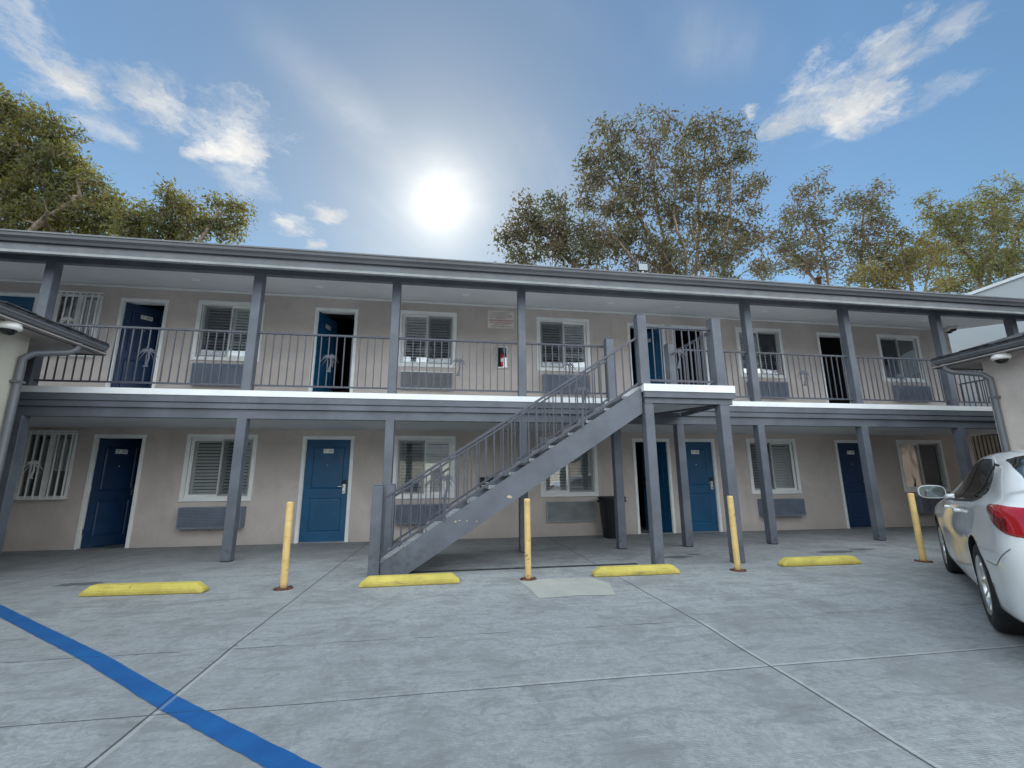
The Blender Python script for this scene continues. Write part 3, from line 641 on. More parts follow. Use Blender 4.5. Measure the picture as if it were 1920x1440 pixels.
# doors
def door(x0, x1, z0, hinge, angd, plate, mt):
    t = 0.06; m = M[mt]
    zb = z0; a0, a1 = x0 + t, x1 - t; w = a1 - a0 - 0.03; H = DH - t - 0.03
    leaf = MB(); yy = 0.0; T = 0.042
    def panel_grid(b):
        # recessed two panel face, local x 0..w, front face y=0
        X = [0, .115, .135, .16, w - .16, w - .135, w - .115, w]; 
        Zs = [0, .17, .19, .215, .80, .825, .845, 1.02, 1.04, 1.065, H - .19, H - .165, H - .145, H]
        def dep(x, z):
            inx = X[1] - 1e-6 <= x <= X[6] + 1e-6
            r = 0.0
            for za, zc in ((.17, .845), (1.02, H - .145)):
                if inx and za - 1e-6 <= z <= zc + 1e-6:
                    d_ = min(x - X[1], X[6] - x, z - za, zc - z)
                    r = 0.0 if d_ < 1e-4 else (0.011 if d_ < 0.03 else 0.003)
            return r
        vs = [(x, dep(x, z), z) for z in Zs for x in X]; nx = len(X)
        b.add(vs, [(j * nx + i, j * nx + i + 1, (j + 1) * nx + i + 1, (j + 1) * nx + i) for j in range(len(Zs) - 1) for i in range(nx - 1)], m)
        b.add([(0, 0, 0), (w, 0, 0), (w, T, 0), (0, T, 0), (0, 0, H), (w, 0, H), (w, T, H), (0, T, H)], [(0, 1, 2, 3), (4, 5, 6, 7), (1, 2, 6, 5), (0, 3, 7, 4), (2, 3, 7, 6)], m)
    panel_grid(leaf)
    d = leaf.build('door', bld)
    # pivot
    ya = 0.03
    if hinge == 'l':
        d.location = (a0 + 0.015, ya, zb + 0.02); d.rotation_euler = (0, 0, R(angd))
    else:
        # rotate about right edge
        piv = Vector((a1 - 0.015, ya, zb + 0.02)); rot = Matrix.Rotation(-R(angd), 4, 'Z')
        off = rot @ Vector((-w, 0, 0)); d.location = piv + off; d.rotation_euler = (0, 0, -R(angd))
    def fam(mb, name): o = mb.build(name); o.parent = d; return o
    hx = w - .075 if hinge == 'l' else .075; s_ = -1 if hinge == 'l' else 1
    b = MB().box(hx - .032, hx + .032, -.022, -.001, .925, 1.12, M['steel'], .006).box(hx - .035, hx + .035, -.03, -.001, 1.125, 1.20, M['black'], .006)
    b.tube([(hx, -.02, 1.07), (hx, -.055, 1.07), (hx + s_ * .12, -.055, 1.07)], .009, M['steel'], 8)
    b.lathe([(0, 0), (.012, 0), (.012, .004), (0, .004)], M['black'], M4=Matrix.Translation((hx, -.022, .965)) @ Matrix.Rotation(R(90), 4, 'X'), seg=12)
    fam(b, 'door_handle')
    px = w * 0.5; b = MB().box(px - .10, px + .10, -.008, -.001, 1.745, 1.835, M['white'], .002)
    MT = Matrix.Translation((px + .035, -.0085, 1.79)) @ Matrix.Rotation(R(90), 4, 'X'); b.text(plate, .062, M['signink'], MT)
    bb = MB(); 
    for a_ in (150, 110, 70, 30): b.prism([(px - .062, -.0095, 1.80), (px - .062 + .03 * math.cos(R(a_)), -.0095, 1.80 + .028 * math.sin(R(a_))), (px - .062 + .03 * math.cos(R(a_ - 18)), -.0095, 1.80 + .022 * math.sin(R(a_ - 18)))], (0, .001, 0), M['rail'])
    b.box(px - .065, px - .059, -.0095, -.0085, 1.765, 1.80, M['rail'])
    fam(b, 'number_plate')
    b = MB().lathe([(0, 0), (.011, 0), (.011, .005), (0, .006)], M['steel'], M4=Matrix.Translation((px, -.0, 1.50)) @ Matrix.Rotation(R(90), 4, 'X'), seg=12); fam(b, 'peephole')
    b = MB()
    b.box(x0, x1, -.018, .0, z0 + DH - t, z0 + DH, M['white'], .003).box(x0, x0 + t, -.018, .0, z0 + .0, z0 + DH - t, M['white'], .003).box(x1 - t, x1, -.018, .0, z0, z0 + DH - t, M['white'], .003)
    b.box(a0, a0 + .012, .0005, .15, z0, z0 + DH - t, M['white']).box(a1 - .012, a1, .0005, .15, z0, z0 + DH - t, M['white']).box(a0 + .012, a1 - .012, .0005, .15, z0 + DH - t - .012, z0 + DH - t, M['white'])
    b.box(a0 + .012, a1 - .012, -.03, .15, z0 + .001, z0 + .018, M['steel'])
    o = b.build('door_frame'); o.parent = d; bpy.context.view_layer.update(); o.matrix_parent_inverse = d.matrix_world.inverted()
    hb = MB()
    for hz in (.25, 1.02, 1.80):
        hxx = a0 + .0125 if hinge == 'l' else a1 - .0125; hb.box(hxx - .001, hxx + (.004 if hinge == 'l' else -.004), .004, .03, z0 + hz, z0 + hz + .11, M['white'] if hz > .9 else M['steel'])
    o = hb.build('hinge'); o.parent = d; o.matrix_parent_inverse = d.matrix_world.inverted()
for d in doors: door(*d)
# balcony door sills (dark strip between slab and threshold)
b = MB()
for lx in (-5.2, -2.9, 0.0, 3.2, 4.8, 7.0, 9.2, 11.4):
    c = Vector((lx, -0.9, 5.217 - 0.9 * sl)); b = MB().lathe([(0, -.012), (.075, -.012), (.09, -.002), (.09, 0.004)], M['vinyl'], c=c, seg=20); b.build('ceiling_light', bld)

# ------------------------------------------------------------------ staircase
st = empty('outdoor_staircase', (0, 0, 0))
tag(st, 'slate grey outdoor staircase rising right to a raised landing at the balcony', 'staircase')
YS, YB = -3.45, -2.15
T0 = Vector((-1.10, 0.156)); T1 = Vector((2.573, 2.536)); slope = (T1.y - T0.y) / (T1.x - T0.x)
def xz(x, dz=0): return T0.y + (x - T0.x) * slope + dz
for yy in (YS - .02, YB - .02):
    poly = [(-1.09, xz(-1.09)), (-1.09, 0.004), (-0.775, 0.004), (2.58, xz(2.58, -.385)), (2.58, xz(2.58))]
    MB().prism([(x, yy, z) for x, z in poly], (0, .04, 0), M['trim']).build('stringer', st)
NS = 13; run = (2.6 + 1.09) / NS; rise = 2.60 / (NS + 1)
tm = painted('tread_concrete', (0.30, 0.31, 0.33), 0.8, 0.15, 6, 0.3)
tme = None
for i in range(NS):
    x = -1.09 + run * i; z = rise * (i + 1)
    if tme is None: tme = MB().box(-.02, run + .02, YS + .021, YB - .021, -.05, 0, tm, .008).box(-0.045, -.0195, YS - .012, YB - .021, -.045, .002, tm, .006).build('tread', data_only=True)
    link('tread', tme, st, (x, 0, z))
# landing
LX0, LX1 = 2.59, 4.08
MB().box(LX0, LX1, YS - .10, YE - .03, 2.478, 2.59, M['edge'], .003).build('landing', st)
b = MB().box(LX0 + .01, LX1 - .01, YS - .085, YS - .04, 2.39, 2.477, M['trim']).box(LX0 + .03, LX1 - .03, YS - .045, YS + .045, 2.305, 2.389, M['trim'], .003)
b.box(LX1 - .06, LX1 - .015, YS + .046, YE - .05, 2.33, 2.477, M['trim']).box(LX0 + .015, LX0 + .06, YS + .046, YE - .05, 2.33, 2.477, M['trim'])
b.box(LX0 + .061, LX1 - .061, YS + .046, YE - .05, 2.40, 2.476, M['ceiling']); b.build('landing_frame', st)
MB().tube([(3.82, YS + .06, 2.30), (3.0, YE - .08, 2.30)], .02, M['rail'], 6).build('brace', st)
def newel(x, y, z0, z1, w=.15):
    b = MB().box(x - w / 2, x + w / 2, y - w / 2, y + w / 2, z0, z1 - .02, M['trim'], .006); b.box(x - w / 2 + .004, x + w / 2 - .004, y - w / 2 + .004, y + w / 2 - .004, z1 - .02, z1, M['trim'], .015)
    b.build('newel_post', st)
XA, XB = 2.67, 3.86 + .03
newel(-1.165, YS, 0.004, 1.15, .135); newel(-1.165, YB, 0.004, 1.15, .135)
newel(XA, YS, 0.004, 2.304, .14); newel(XB, YS, 0.004, 2.304, .15)
newel(XA - .03, YS, 2.591, 3.71); newel(XB, YS, 2.591, 3.705); newel(XA, YB + .12, 2.591, 3.80); newel(XB, YB + .12, 2.591, 3.75)
def slope_rail(yy):
    a = Vector((-1.10, yy, 0)); x1 = XA - .03 - .075
    def pt(x, dz): return Vector((x, yy, xz(x, dz)))
    parts = []
    for dz, r_ in ((0.80, .02), (.085, .016)):
        b = MB(); P, Qq = pt(-1.10, dz), pt(x1, dz); d = Qq - P; M4 = Matrix.Translation(P) @ Matrix.Rotation(-math.atan2(d.z, d.x), 4, 'Y')
        b.box(0, d.length, -r_, r_, -.017, .017, M['rail'], .004, M4); parts.append(b)
    r_ = parts[0].build('stair_railing', st); parts[1].build('bottom_rail', r_); n = 30
    for i in range(1, n):
        x = -1.10 + (x1 + 1.10) * i / n; baluster(r_, x, yy, xz(x, .10), xz(x, .785))
    return r_
for yy in (YS, YB):
    r_ = slope_rail(yy)
    for px in ((-0.30, 1.65) if yy == YS else ()):
        b = MB(); palm_parts(b, px, YS - .03, xz(px, .27), M['rail'], 1.0); b.box(px - .018, px + .018, YS - .024, YS - .008, xz(px, -.02), xz(px, .28), M['rail']); b.build('palm_ornament', r_)
def level_rail(x0, x1, y0, y1, palm=None):
    return railing(x0, x1, y0, y1, 2.665, 3.53, palm, st, name='landing_railing', pz=2.86)
level_rail(XA - .03 + .075, XB - .075, YS, YS, 3.22)
level_rail(XB, XB, YS + .075, YB + .045)
# bare patches where paint has chipped off the stringer
chipm = painted('chipped_wood', (0.55, 0.42, 0.34), 0.9, 0.2, 30)
b = MB()
for cx, cz, s in ((.575, .965, .032), (-.15, .655, .013), (.13, .652, .010), (-.10, .668, .010), (0.0, .66, .008)):
    n = 9; poly = [(cx + s * rnd.uniform(.55, 1.2) * math.cos(2 * math.pi * k / n) * 1.3, cz + s * rnd.uniform(.55, 1.2) * math.sin(2 * math.pi * k / n)) for k in range(n)]
    b.prism([(x, YS - .0225, z) for x, z in poly], (0, .0015, 0), chipm)
b.build('chipped_paint', st)

# ------------------------------------------------------------------ air conditioners
def ac_unit(x0, x1, z0, z1, dep, kind, label):
    o = empty('air_conditioner', ((x0 + x1) / 2, -dep, z0)); tag(o, label, 'air conditioner', 'air conditioners under the windows')
    W, H = x1 - x0, z1 - z0; fm = M['ac'] if kind != 'pale' else M['acbeige']; cm = {'dark': M['ac'], 'pale': M['acside'], 'frame': M['acside']}[kind]
    MB().box(-W / 2, W / 2, .012, dep - .001, 0, H, cm, .004).build('case', o)
    b = MB(); e = .018
    b.box(-W / 2, W / 2, -.004, .0115, H - e, H, M['white'] if kind == 'frame' else fm).box(-W / 2, W / 2, -.004, .0115, 0, e, M['white'] if kind == 'frame' else fm)
    b.box(-W / 2, -W / 2 + e, -.004, .0115, e, H - e, fm).box(W / 2 - e, W / 2, -.004, .0115, e, H - e, fm)
    n = int((H - 2 * e) / .026)
    for k in range(n):
        z = e + .008 + k * (H - 2 * e) / n; b.box(-W / 2 + e, W / 2 - e, -.009, .009, -.0022, .0022, fm, 0, Matrix.Translation((0, .002, z)) @ Matrix.Rotation(R(35), 4, 'X'))
    for k in range(1, 4): xx = -W / 2 + W * k / 4; b.box(xx - .004, xx + .004, -.006, .0112, e, H - e, fm)
    b.build('grille', o)
acs = [(-5.28, -4.17, .335, .728, .20, 'dark', 'slate louvred air conditioner under the ground floor window left of the closed door 104'),
       (-1.31, -.22, .335, .72, .16, 'dark', 'air conditioner seen through the lower stair railing, ground floor'),
       (1.86, 2.93, .30, .73, .05, 'pale', 'pale flush air conditioner grille beside the black bin'),
       (6.93, 7.99, .335, .72, .20, 'dark', 'air conditioner under the ground floor window behind the third yellow bollard, right of stairs'),
       (11.2, 12.3, .335, .72, .20, 'dark', 'air conditioner under the ground floor window behind the white car mirror'),
       (-5.45, -4.35, 3.12, 3.575, .12, 'dark', 'balcony air conditioner under the leftmost shuttered upper window'),
       (-1.33, -.22, 3.15, 3.545, .10, 'frame', 'balcony air conditioner with white framed grille left of the fire extinguisher cabinet'),
       (1.83, 2.93, 3.14, 3.56, .12, 'dark', 'balcony air conditioner behind the top of the sloping stair railing'),
       (7.0, 8.05, 3.14, 3.545, .12, 'dark', 'balcony air conditioner under the upper window just right of the landing'),
       (11.2, 12.25, 3.14, 3.545, .12, 'dark', 'balcony air conditioner under the rightmost upper window')]
for a in acs: ac_unit(*a)

# ------------------------------------------------------------------ wall things
def wall_sign():
    o = empty('wall_notice', (.87, -.012, 4.86)); tag(o, 'small cream notice with lines of red and black print on the upper wall', 'sign')
    W, H = .62, .43
    MB().box(-W / 2, W / 2, 0, .0115, -H / 2, H / 2, M['signboard'], .002).build('board', o)
    b = MB(); rr = random.Random(3)
    rows = [(.175, .013, .72, 'signink'), (.145, .013, .5, 'signink'), (.115, .014, .82, 'signink'), (.085, .014, .80, 'signred'), (.055, .014, .84, 'signink'), (.025, .012, .4, 'signred'),
            (-.022, .036, .90, 'signred'), (-.075, .028, .80, 'signred'), (-.118, .024, .5, 'signred'), (-.165, .016, .78, 'signink')]
    for z, hh, wf, mm in rows:
        x = -W / 2 * wf
        while x < W / 2 * wf - .01:
            wd = rr.uniform(.03, .08)
            # each word is a run of small upright strokes
            xe = min(x + wd, W / 2 * wf); xx = x
            while xx < xe: b.box(xx, xx + .0055 * (1.4 if hh > .02 else .8), -.0008, -.0002, z - hh / 2 * rr.uniform(.7, 1), z + hh / 2 * rr.uniform(.7, 1), M[mm]); xx += .0105 * (1.35 if hh > .02 else .9)
            b.box(x, xe, -.0008, -.0002, z - .0015, z + .0015, M[mm])
            x = xe + .014
    b.build('lettering', o)
wall_sign()
o = empty('extinguisher_cabinet', (.885, -.10, 3.68)); tag(o, 'white framed cabinet with a red fire extinguisher on the upper wall', 'fire cabinet')
b = MB().box(-.12, -.10, 0, .099, 0, .50, M['white']).box(.10, .12, 0, .099, 0, .50, M['white']).box(-.0999, .0999, 0, .099, 0, .02, M['white']).box(-.0999, .0999, 0, .099, .48, .50, M['white']).box(-.0999, .0999, .08, .099, .02, .48, M['dark'])
b.build('case', o)
b = MB().lathe([(0, .0), (.045, .0), (.05, .012), (.05, .26), (.045, .29), (.02, .31), (.016, .33), (0, .33)], M['red'], c=(0, .045, .03), seg=20)
b.box(-.03, .03, .03, .06, .36, .385, M['black']).tube([(.02, .045, .36), (.06, .04, .34), (.065, .04, .16)], .008, M['black'], 6).box(-.032, .032, -.006, -.004, .14, .22, M['white'])
b.build('fire_extinguisher', o)
MB().box(-.0999, .0999, .002, .004, .02, .48, M['glass']).box(-.1, .1, -.002, .0015, .0, .018, M['white']).build('cabinet_door', o)
o = empty('wall_vent', (.66, -.03, 1.02)); tag(o, 'black slotted vent box on the ground floor wall behind the stairs', 'vent')
b = MB().box(-.25, .25, 0, .029, 0, .24, M['black'], .004)
b.build('case', o); b = MB()
for k in range(5): b.box(-.23, .23, -.008, -.0005, .03 + k * .042, .048 + k * .042, M['white'] if k == 2 else M['black'])
b.build('slats', o)
def dome_cam(p, label, s=1.0):
    o = empty('security_camera', p); tag(o, label, 'security camera', 'dome security cameras')
    MB().lathe([(.0, .0), (.085 * s, .0), (.088 * s, -.03 * s), (.095 * s, -.035 * s), (.095 * s, -.062 * s), (.07 * s, -.075 * s)], M['camwhite'], seg=28).build('housing', o)
    MB().lathe([(.066 * s, -.07 * s), (.062 * s, -.09 * s), (.045 * s, -.115 * s), (.02 * s, -.127 * s), (.0, -.13 * s)], M['camglass'], seg=24).build('dome', o)
p1 = at(1776, 612, -.35); p2 = at(1796, 617, -.12)
dome_cam((12.95, -.42, 5.217 - .42 * sl - .002), 'dome camera on the balcony ceiling nearer the last upper window', 1.1)
dome_cam((13.25, -.12, 5.217 - .12 * sl - .002), 'dome camera on the balcony ceiling at the building corner', 1.1)

# trash can
o = empty('trash_can', (3.19, -.42, 0)); tag(o, 'black plastic trash can by the wall between pale grille and open door', 'trash can')
MB().lathe([(.20, .0), (.205, .01), (.262, .78), (.275, .79), (.285, .80), (.285, .83), (.27, .835), (.255, .80), (.2, .08), (0, .07)], M['bin'], seg=36, sq=.35).build('body', o)
b = MB()
for s_ in (-1, 1): b.box(s_ * .27, s_ * .31, -.06, .06, .72, .765, M['bin'], .008)
b.build('handle', o)

# ------------------------------------------------------------------ bollards and wheel stops
bl = empty('bollard', (0, 0, 0))
MB().lathe([(.039, .006), (.039, .94), (.036, .955), (.025, .958), (0, .95)], M['bollard'], seg=20).build('pipe', bl)
MB().lathe([(.0, .0), (.105, .0), (.105, .006), (.06, .008), (.045, .016), (.045, .0)], M['rust'], seg=18).build('base_plate', bl)
b = MB()
for k in range(4): a_ = R(45 + 90 * k); b.lathe([(0, .008), (.011, .008), (.011, .02), (0, .022)], M['rust'], c=(.085 * math.cos(a_), .085 * math.sin(a_), 0), seg=6)
b.build('anchor_bolt', bl)
blab = ['rusty yellow steel bollard left of the stairs in front of door 104', 'yellow steel bollard beside the pale patch in the concrete', 'yellow steel bollard standing in front of the landing post, right of the stairs', 'yellow steel bollard behind the white car mirror']
for i, (x, y, tx, ty, rz) in enumerate(((-2.08, -3.90, .012, -.008, 0), (.735, -3.94, -.004, 0, 1), (3.545, -3.94, -.006, .004, 2), (6.52, -3.87, .012, 0, 3))):
    o = bl if i == 0 else copy_tree(bl); o.location = (x, y, 0); o.rotation_euler = (tx, ty, rz); tag(o, blab[i], 'bollard', 'yellow bollards along the walkway')
def stop_mesh(L_):
    prof = [(-.075, 0), (-.075, .045), (-.05, .105), (.05, .105), (.075, .045), (.075, 0)]
    bm = bmesh.new(); rows = []
    for x, sh, zz in ((-L_ / 2, .95, .35), (-L_ / 2 + .09, 1, 1.0), (-L_ * .2, 1, 1), (L_ * .2, 1, 1), (L_ / 2 - .09, 1, 1.0), (L_ / 2, .95, .35)):
        rows.append([bm.verts.new((x, y * sh, z * zz)) for y, z in prof])
    for a, c in zip(rows, rows[1:]):
        for i in range(5): bm.faces.new((a[i], a[i + 1], c[i + 1], c[i]))
        bm.faces.new((a[5], a[0], c[0], c[5]))
    bm.faces.new(rows[0]); bm.faces.new(rows[-1][::-1])
    bmesh.ops.recalc_face_normals(bm, faces=bm.faces[:])
    bmesh.ops.bevel(bm, geom=[e for e in bm.edges], offset=.008, segments=2, affect='EDGES')
    me = bpy.data.meshes.new('wheel_stop'); bm.to_mesh(me); bm.free(); me.materials.append(M['stopyellow']); return me
sl_ = ['yellow concrete wheel stop nearest the left edge of the photo', 'yellow concrete wheel stop at the foot of the stairs', 'yellow concrete wheel stop in front of the landing posts', 'yellow concrete wheel stop farthest right, near the white car']
for i, (x0, x1, y, rz) in enumerate(((-4.13, -2.88, -3.86, -3.5), (-1.24, -.10, -3.955, 1.0), (1.56, 2.70, -3.93, -.6), (4.30, 5.50, -3.80, -1.0))):
    o = link('wheel_stop', stop_mesh(x1 - x0), None, ((x0 + x1) / 2, y, 0.002)); o.rotation_euler = (0, 0, R(rz)); tag(o, sl_[i], 'wheel stop', 'yellow wheel stops in front of the bollards')

# ------------------------------------------------------------------ side wings
def wing(sx, xw, yc, xe, ye, ze, label, mt, camspot, camlabel):
    """one storey wing; sx = +1 when its court wall faces +x"""
    o = empty('wing_building', (xw, yc, 0)); o.location = (0, 0, 0); tag(o, label, 'building')
    far = xw - sx * 7.5; y2 = -20.0
    MB().box(far, xw, y2, yc, -.2, ze - .02, mt).build('wall', o)
    MB().box(far + .02, xe, y2, ye, ze - .035, ze - .02 + .0, M['acside']).build('soffit', o)
    # fascia + gutter along the court side and the end
    gp = [(0, -.055), (.0, .0), (.02, .0), (.055, .02), (.07, .05), (.085, .06), (.085, .085), (.07, .085), (.0, .085), (-.02, .085), (-.02, -.055)]
    MB().prism([(xe - sx * .085 + sx * a, y2, ze + c) for a, c in gp], (0, ye - y2, 0), M['gutter']).build('gutter', o)
    MB().box(far, xe - sx * .02, ye - .03, ye - .005, ze - .055, ze + .07, M['gutter']).build('fascia', o)
    b = MB(); hl = 6.0; rz = 1.2
    xin = xe - sx * hl * .6; 
    P = [(xe + sx * .0, y2, ze + .088), (xe + sx * .0, ye + .01, ze + .088), (xe - sx * 3.6, ye - 3.6, ze + .088 + rz), (xe - sx * 3.6, y2, ze + .088 + rz)]
    th = .035
    b.add(P + [(x, y, z + th) for x, y, z in P], [(0, 1, 2, 3), (4, 5, 6, 7), (0, 1, 5, 4), (1, 2, 6, 5), (2, 3, 7, 6), (3, 0, 4, 7)], M['asphalt_roof'])
    P = [(xe, ye + .01, ze + .088), (far, ye + .01, ze + .088), (far, ye - 3.6, ze + .088 + rz), (xe - sx * 3.6, ye - 3.6, ze + .088 + rz)]
    b.add(P + [(x, y, z + th) for x, y, z in P], [(0, 1, 2, 3), (4, 5, 6, 7), (0, 1, 5, 4), (1, 2, 6, 5), (2, 3, 7, 6), (3, 0, 4, 7)], M['asphalt_roof'])
    # lapped shingle edges
    k = 0; y = ye - .02
    while y > y2 + 1:
        ln = rnd.uniform(.3, .5); b.box(xe + sx * .012, xe - sx * .25, y - ln + .01, y, ze + .124 + (k % 2) * .012, ze + .142 + (k % 2) * .012, M['asphalt_roof']); y -= ln; k += 1
    b.build('roof', o)
    # downspout
    xd = xw + sx * .055; b = MB(); r_ = .045; yd = yc + -.10
    gx = xe - sx * .06; gy = yd + .42
    b.tube([(gx, gy, ze - .0), (gx, gy, ze - .09), (gx - sx * .05, gy - .06, ze - .16), (xd + sx * .06, yd + .06, ze - .27), (xd, yd, ze - .36), (xd, yd, ze - .50), (xd, yd, 0.15), (xd + sx * .05, yd, .08)], r_, M['gutter'], 14)
    b.build('downspout', o)
    for zz in (ze - .7, 1.0): MB().box(xw + sx * .001, xw + sx * .105, yd - .055, yd + .055, zz, zz + .03, M['gutter']).build('strap', o)
    dome_cam(camspot, camlabel, 1.25)
wing(1, -6.0, -2.85, -5.60, -2.05, 3.20, 'cream stucco one storey building at the left edge with grey gutter and downspout', M['cream'], (-5.72, -3.02 - .45, 3.163), 'white dome security camera under the eave of the left building')
wing(-1, 8.90, -3.50, 8.50, -3.02, 3.19, 'grey stucco one storey building at the right edge behind the white car', M['stucco'], (8.62, -3.95, 3.153), 'white dome security camera under the eave of the right building')

# ------------------------------------------------------------------ white building, gate, fence at the right
wb = empty('warehouse_building', (0, 0, 0)); tag(wb, 'tall plain white block building beyond the right end of the motel', 'building')
MB().box(16.0, 26.0, -8, 40, -.1, 6.84, M['whitewall']).build('wall', wb)
MB().box(15.95, 26.05, -8.05, 40.05, 6.841, 6.93, M['edge']).build('parapet_cap', wb)
o = tag(MB().tube([(15.9, -3, 4.72), (15.9, 1.8, 5.15), (15.9, 9, 5.5)], .012, M['black'], 6).build('cable'), 'thin dark cable strung along the white block wall', 'cable')
gt = empty('iron_gate', (13.4, .2, 0)); tag(gt, 'black iron bar gate between the motel and the white building', 'gate')
b = MB().box(.02, 2.5, -.02, .02, 2.30, 2.34, M['black']).box(.02, 2.5, -.02, .02, .12, .16, M['black']).box(0, .05, -.025, .025, 0, 2.5, M['black']).box(1.25, 1.30, -.025, .025, .16, 2.30, M['black'])
b.build('frame', gt)
for k in range(18): xx = .10 + k * .135; link('bar', balme.setdefault('gate', MB().box(-.01, .01, -.01, .01, .16, 2.48, M['black']).build('bar', data_only=True)), gt, (xx, .03, 0))
fm = painted('fence_wood', (0.20, 0.165, 0.125), 0.8, 0.2, 3)
fc = empty('wooden_fence', (15.6, 8.0, 0), R(-90)); tag(fc, 'brown board fence behind the black iron gate', 'fence')
b = MB()
for k in range(66): b.box(.0 + k * .15, .142 + k * .15, 0, .025, 0, 2.42, fm)
b.build('boards', fc); MB().box(0, 9.9, .026, .07, 2.2, 2.3, fm).box(0, 9.9, .026, .07, .4, .5, fm).build('rails', fc)

# roof things
def roofz(y): return RZ - .03 + (y + 2.47) * sl
fl = at(1205, 503, -1.4)
o = empty('floodlight', (fl.x, -1.4, roofz(-1.4))); tag(o, 'small square floodlight on the roof edge below the largest tree', 'floodlight')
hgt = fl.z - roofz(-1.4)
b = MB().box(-.11, .11, -.03, .02, hgt - .07, hgt + .10, M['black'], .008).box(-.098, .098, -.033, -.0305, hgt - .058, hgt + .088, M['acbeige']); b.build('lamp_head', o)
MB().tube([(0, 0, 0), (0, 0, hgt - .06)], .018, M['camwhite'], 8).box(-.05, .05, -.04, .04, 0, .06, M['camwhite'], .005).build('bracket', o)
vp = at(1535, 520, -.5); o = tag(MB().lathe([(.045, 0), (.045, vp.z - roofz(-.5)), (.075, vp.z - roofz(-.5) + .01), (.075, vp.z - roofz(-.5) + .05), (0, vp.z - roofz(-.5) + .09)], M['rust'], seg=16).build('vent_pipe', None, (vp.x, -.5, roofz(-.5) - .05)), 'rusty red vent pipe on the roof in front of the slender trees', 'vent pipe')

# ------------------------------------------------------------------ reflected court behind the camera
cb = empty('court_building', (0, 0, 0)); tag(cb, 'sunlit cream building across the court, seen mirrored in the windows', 'building')
b = MB(); holed_wall(b, -16, 12, -.2, 3.2, -25.0, -.2, [(-6, -4.9, .9, 2.1), (-1.6, -.7, -.17, 2.0), (1.5, 2.8, .9, 2.1)], M['cream']); b.box(-16, 12, -33, -25.4, -.2, 3.2, M['dark']); b.build('wall', cb)
MB().prism([(-16.5, y, z) for y, z in [(-24.2, 3.2), (-24.2, 3.32), (-29, 5.2), (-34, 3.3), (-34, 3.2)]], (29, 0, 0), M['asphalt_roof']).build('roof', cb)

# ------------------------------------------------------------------ white car
def cr(pts, x):
    """smooth interpolation through (x, y) pairs"""
    X = [p[0] for p in pts]; Y = [p[1] for p in pts]
    if x <= X[0]: return Y[0]
    if x >= X[-1]: return Y[-1]
    i = max(k for k in range(len(X)) if X[k] <= x); i = min(i, len(X) - 2)
    def sl2(k):
        if k == 0: return (Y[1] - Y[0]) / (X[1] - X[0])
        if k == len(X) - 1: return (Y[-1] - Y[-2]) / (X[-1] - X[-2])
        return (Y[k + 1] - Y[k - 1]) / (X[k + 1] - X[k - 1])
    h_ = X[i + 1] - X[i]; t = (x - X[i]) / h_; m0, m1 = sl2(i) * h_, sl2(i + 1) * h_
    return (2 * t**3 - 3 * t**2 + 1) * Y[i] + (t**3 - 2 * t**2 + t) * m0 + (-2 * t**3 + 3 * t**2) * Y[i + 1] + (t**3 - t**2) * m1
XREAR, XFRONT = -1.10, 3.66
ZTOP = [(-1.10, 1.00), (-1.03, 1.085), (-.85, 1.115), (-.62, 1.125), (-.30, 1.22), (0.05, 1.335), (.40, 1.415), (.8, 1.452), (1.2, 1.46), (1.55, 1.44), (1.85, 1.37), (2.2, 1.22), (2.52, 1.06), (2.7, 1.02), (3.1, .96), (3.4, .88), (3.6, .78), (3.66, .72)]
ZBELT = [(-1.1, .93), (-.8, 1.0), (-.3, 1.005), (.4, .98), (1.2, .955), (2.0, .93), (2.6, .90), (3.2, .83), (3.66, .68)]
ZBOT = [(-1.1, .30), (-.9, .24), (-.4, .20), (.5, .19), (2.2, .19), (3.1, .20), (3.66, .24)]
def wid(x):
    w = .915
    if x < .1: w -= .045 * ((.1 - x) / 1.2) ** 2
    if x > 2.6: w -= .07 * ((x - 2.6) / 1.06) ** 2
    d = x - XREAR; Lr = .42
    if d < Lr: w *= max(0, 1 - ((Lr - d) / Lr) ** 3.4) ** (1 / 3.0)
    d = XFRONT - x; Lr = .60
    if d < Lr: w *= max(0, 1 - ((Lr - d) / Lr) ** 2.8) ** (1 / 2.6)
    return w
def section(x, n=56):
    w = wid(x); zt, zb_, z0 = cr(ZTOP, x), cr(ZBELT, x), cr(ZBOT, x); zb_ = min(zb_, zt - .05)
    cab = min(1, max(0, (zt - zb_ - .10) / .30))
    e = min(1, (x - XREAR) / .5) if x < 0 else 1
    fl_ = .018 * (math.exp(-((x) / .42) ** 2) + math.exp(-((x - 2.72) / .42) ** 2))
    zr = zb_ + (zt - zb_) * (.60 + .26 * cab)
    yr = w * (.86 - .22 * cab)
    K = [(w * .78, z0), (w * .955, z0 + .02), (w * .985, z0 + .12), (w * .99 + fl_ * w, .50), (w * 1.0 + fl_ * .8 * w, .66), (w * .985, .80), (w * (.965), zb_ - .03), (w * .925, zb_ + .012 * cab + .0), (w * (.925 - .03 * cab) * (1) + (yr - w * .925) * .30, zb_ + (zr - zb_) * .32), (w * .925 + (yr - w * .925) * .72, zb_ + (zr - zb_) * .74), (yr, zr), (yr * .86, zr + (zt - zr) * .55), (yr * .55, zt - (zt - zr) * .12), (0, zt)]
    # chord length resample
    P = [Vector((0, y, z)) for y, z in K]; S = [0]
    for a, c in zip(P, P[1:]): S.append(S[-1] + (c - a).length)
    ky = list(zip(S, [p.y for p in P])); kz = list(zip(S, [p.z for p in P]))
    idx = [S[7] / S[-1]]
    return [Vector((x, cr(ky, S[-1] * i / n), cr(kz, S[-1] * i / n))) for i in range(n + 1)]
def xs_of(s):
    return s
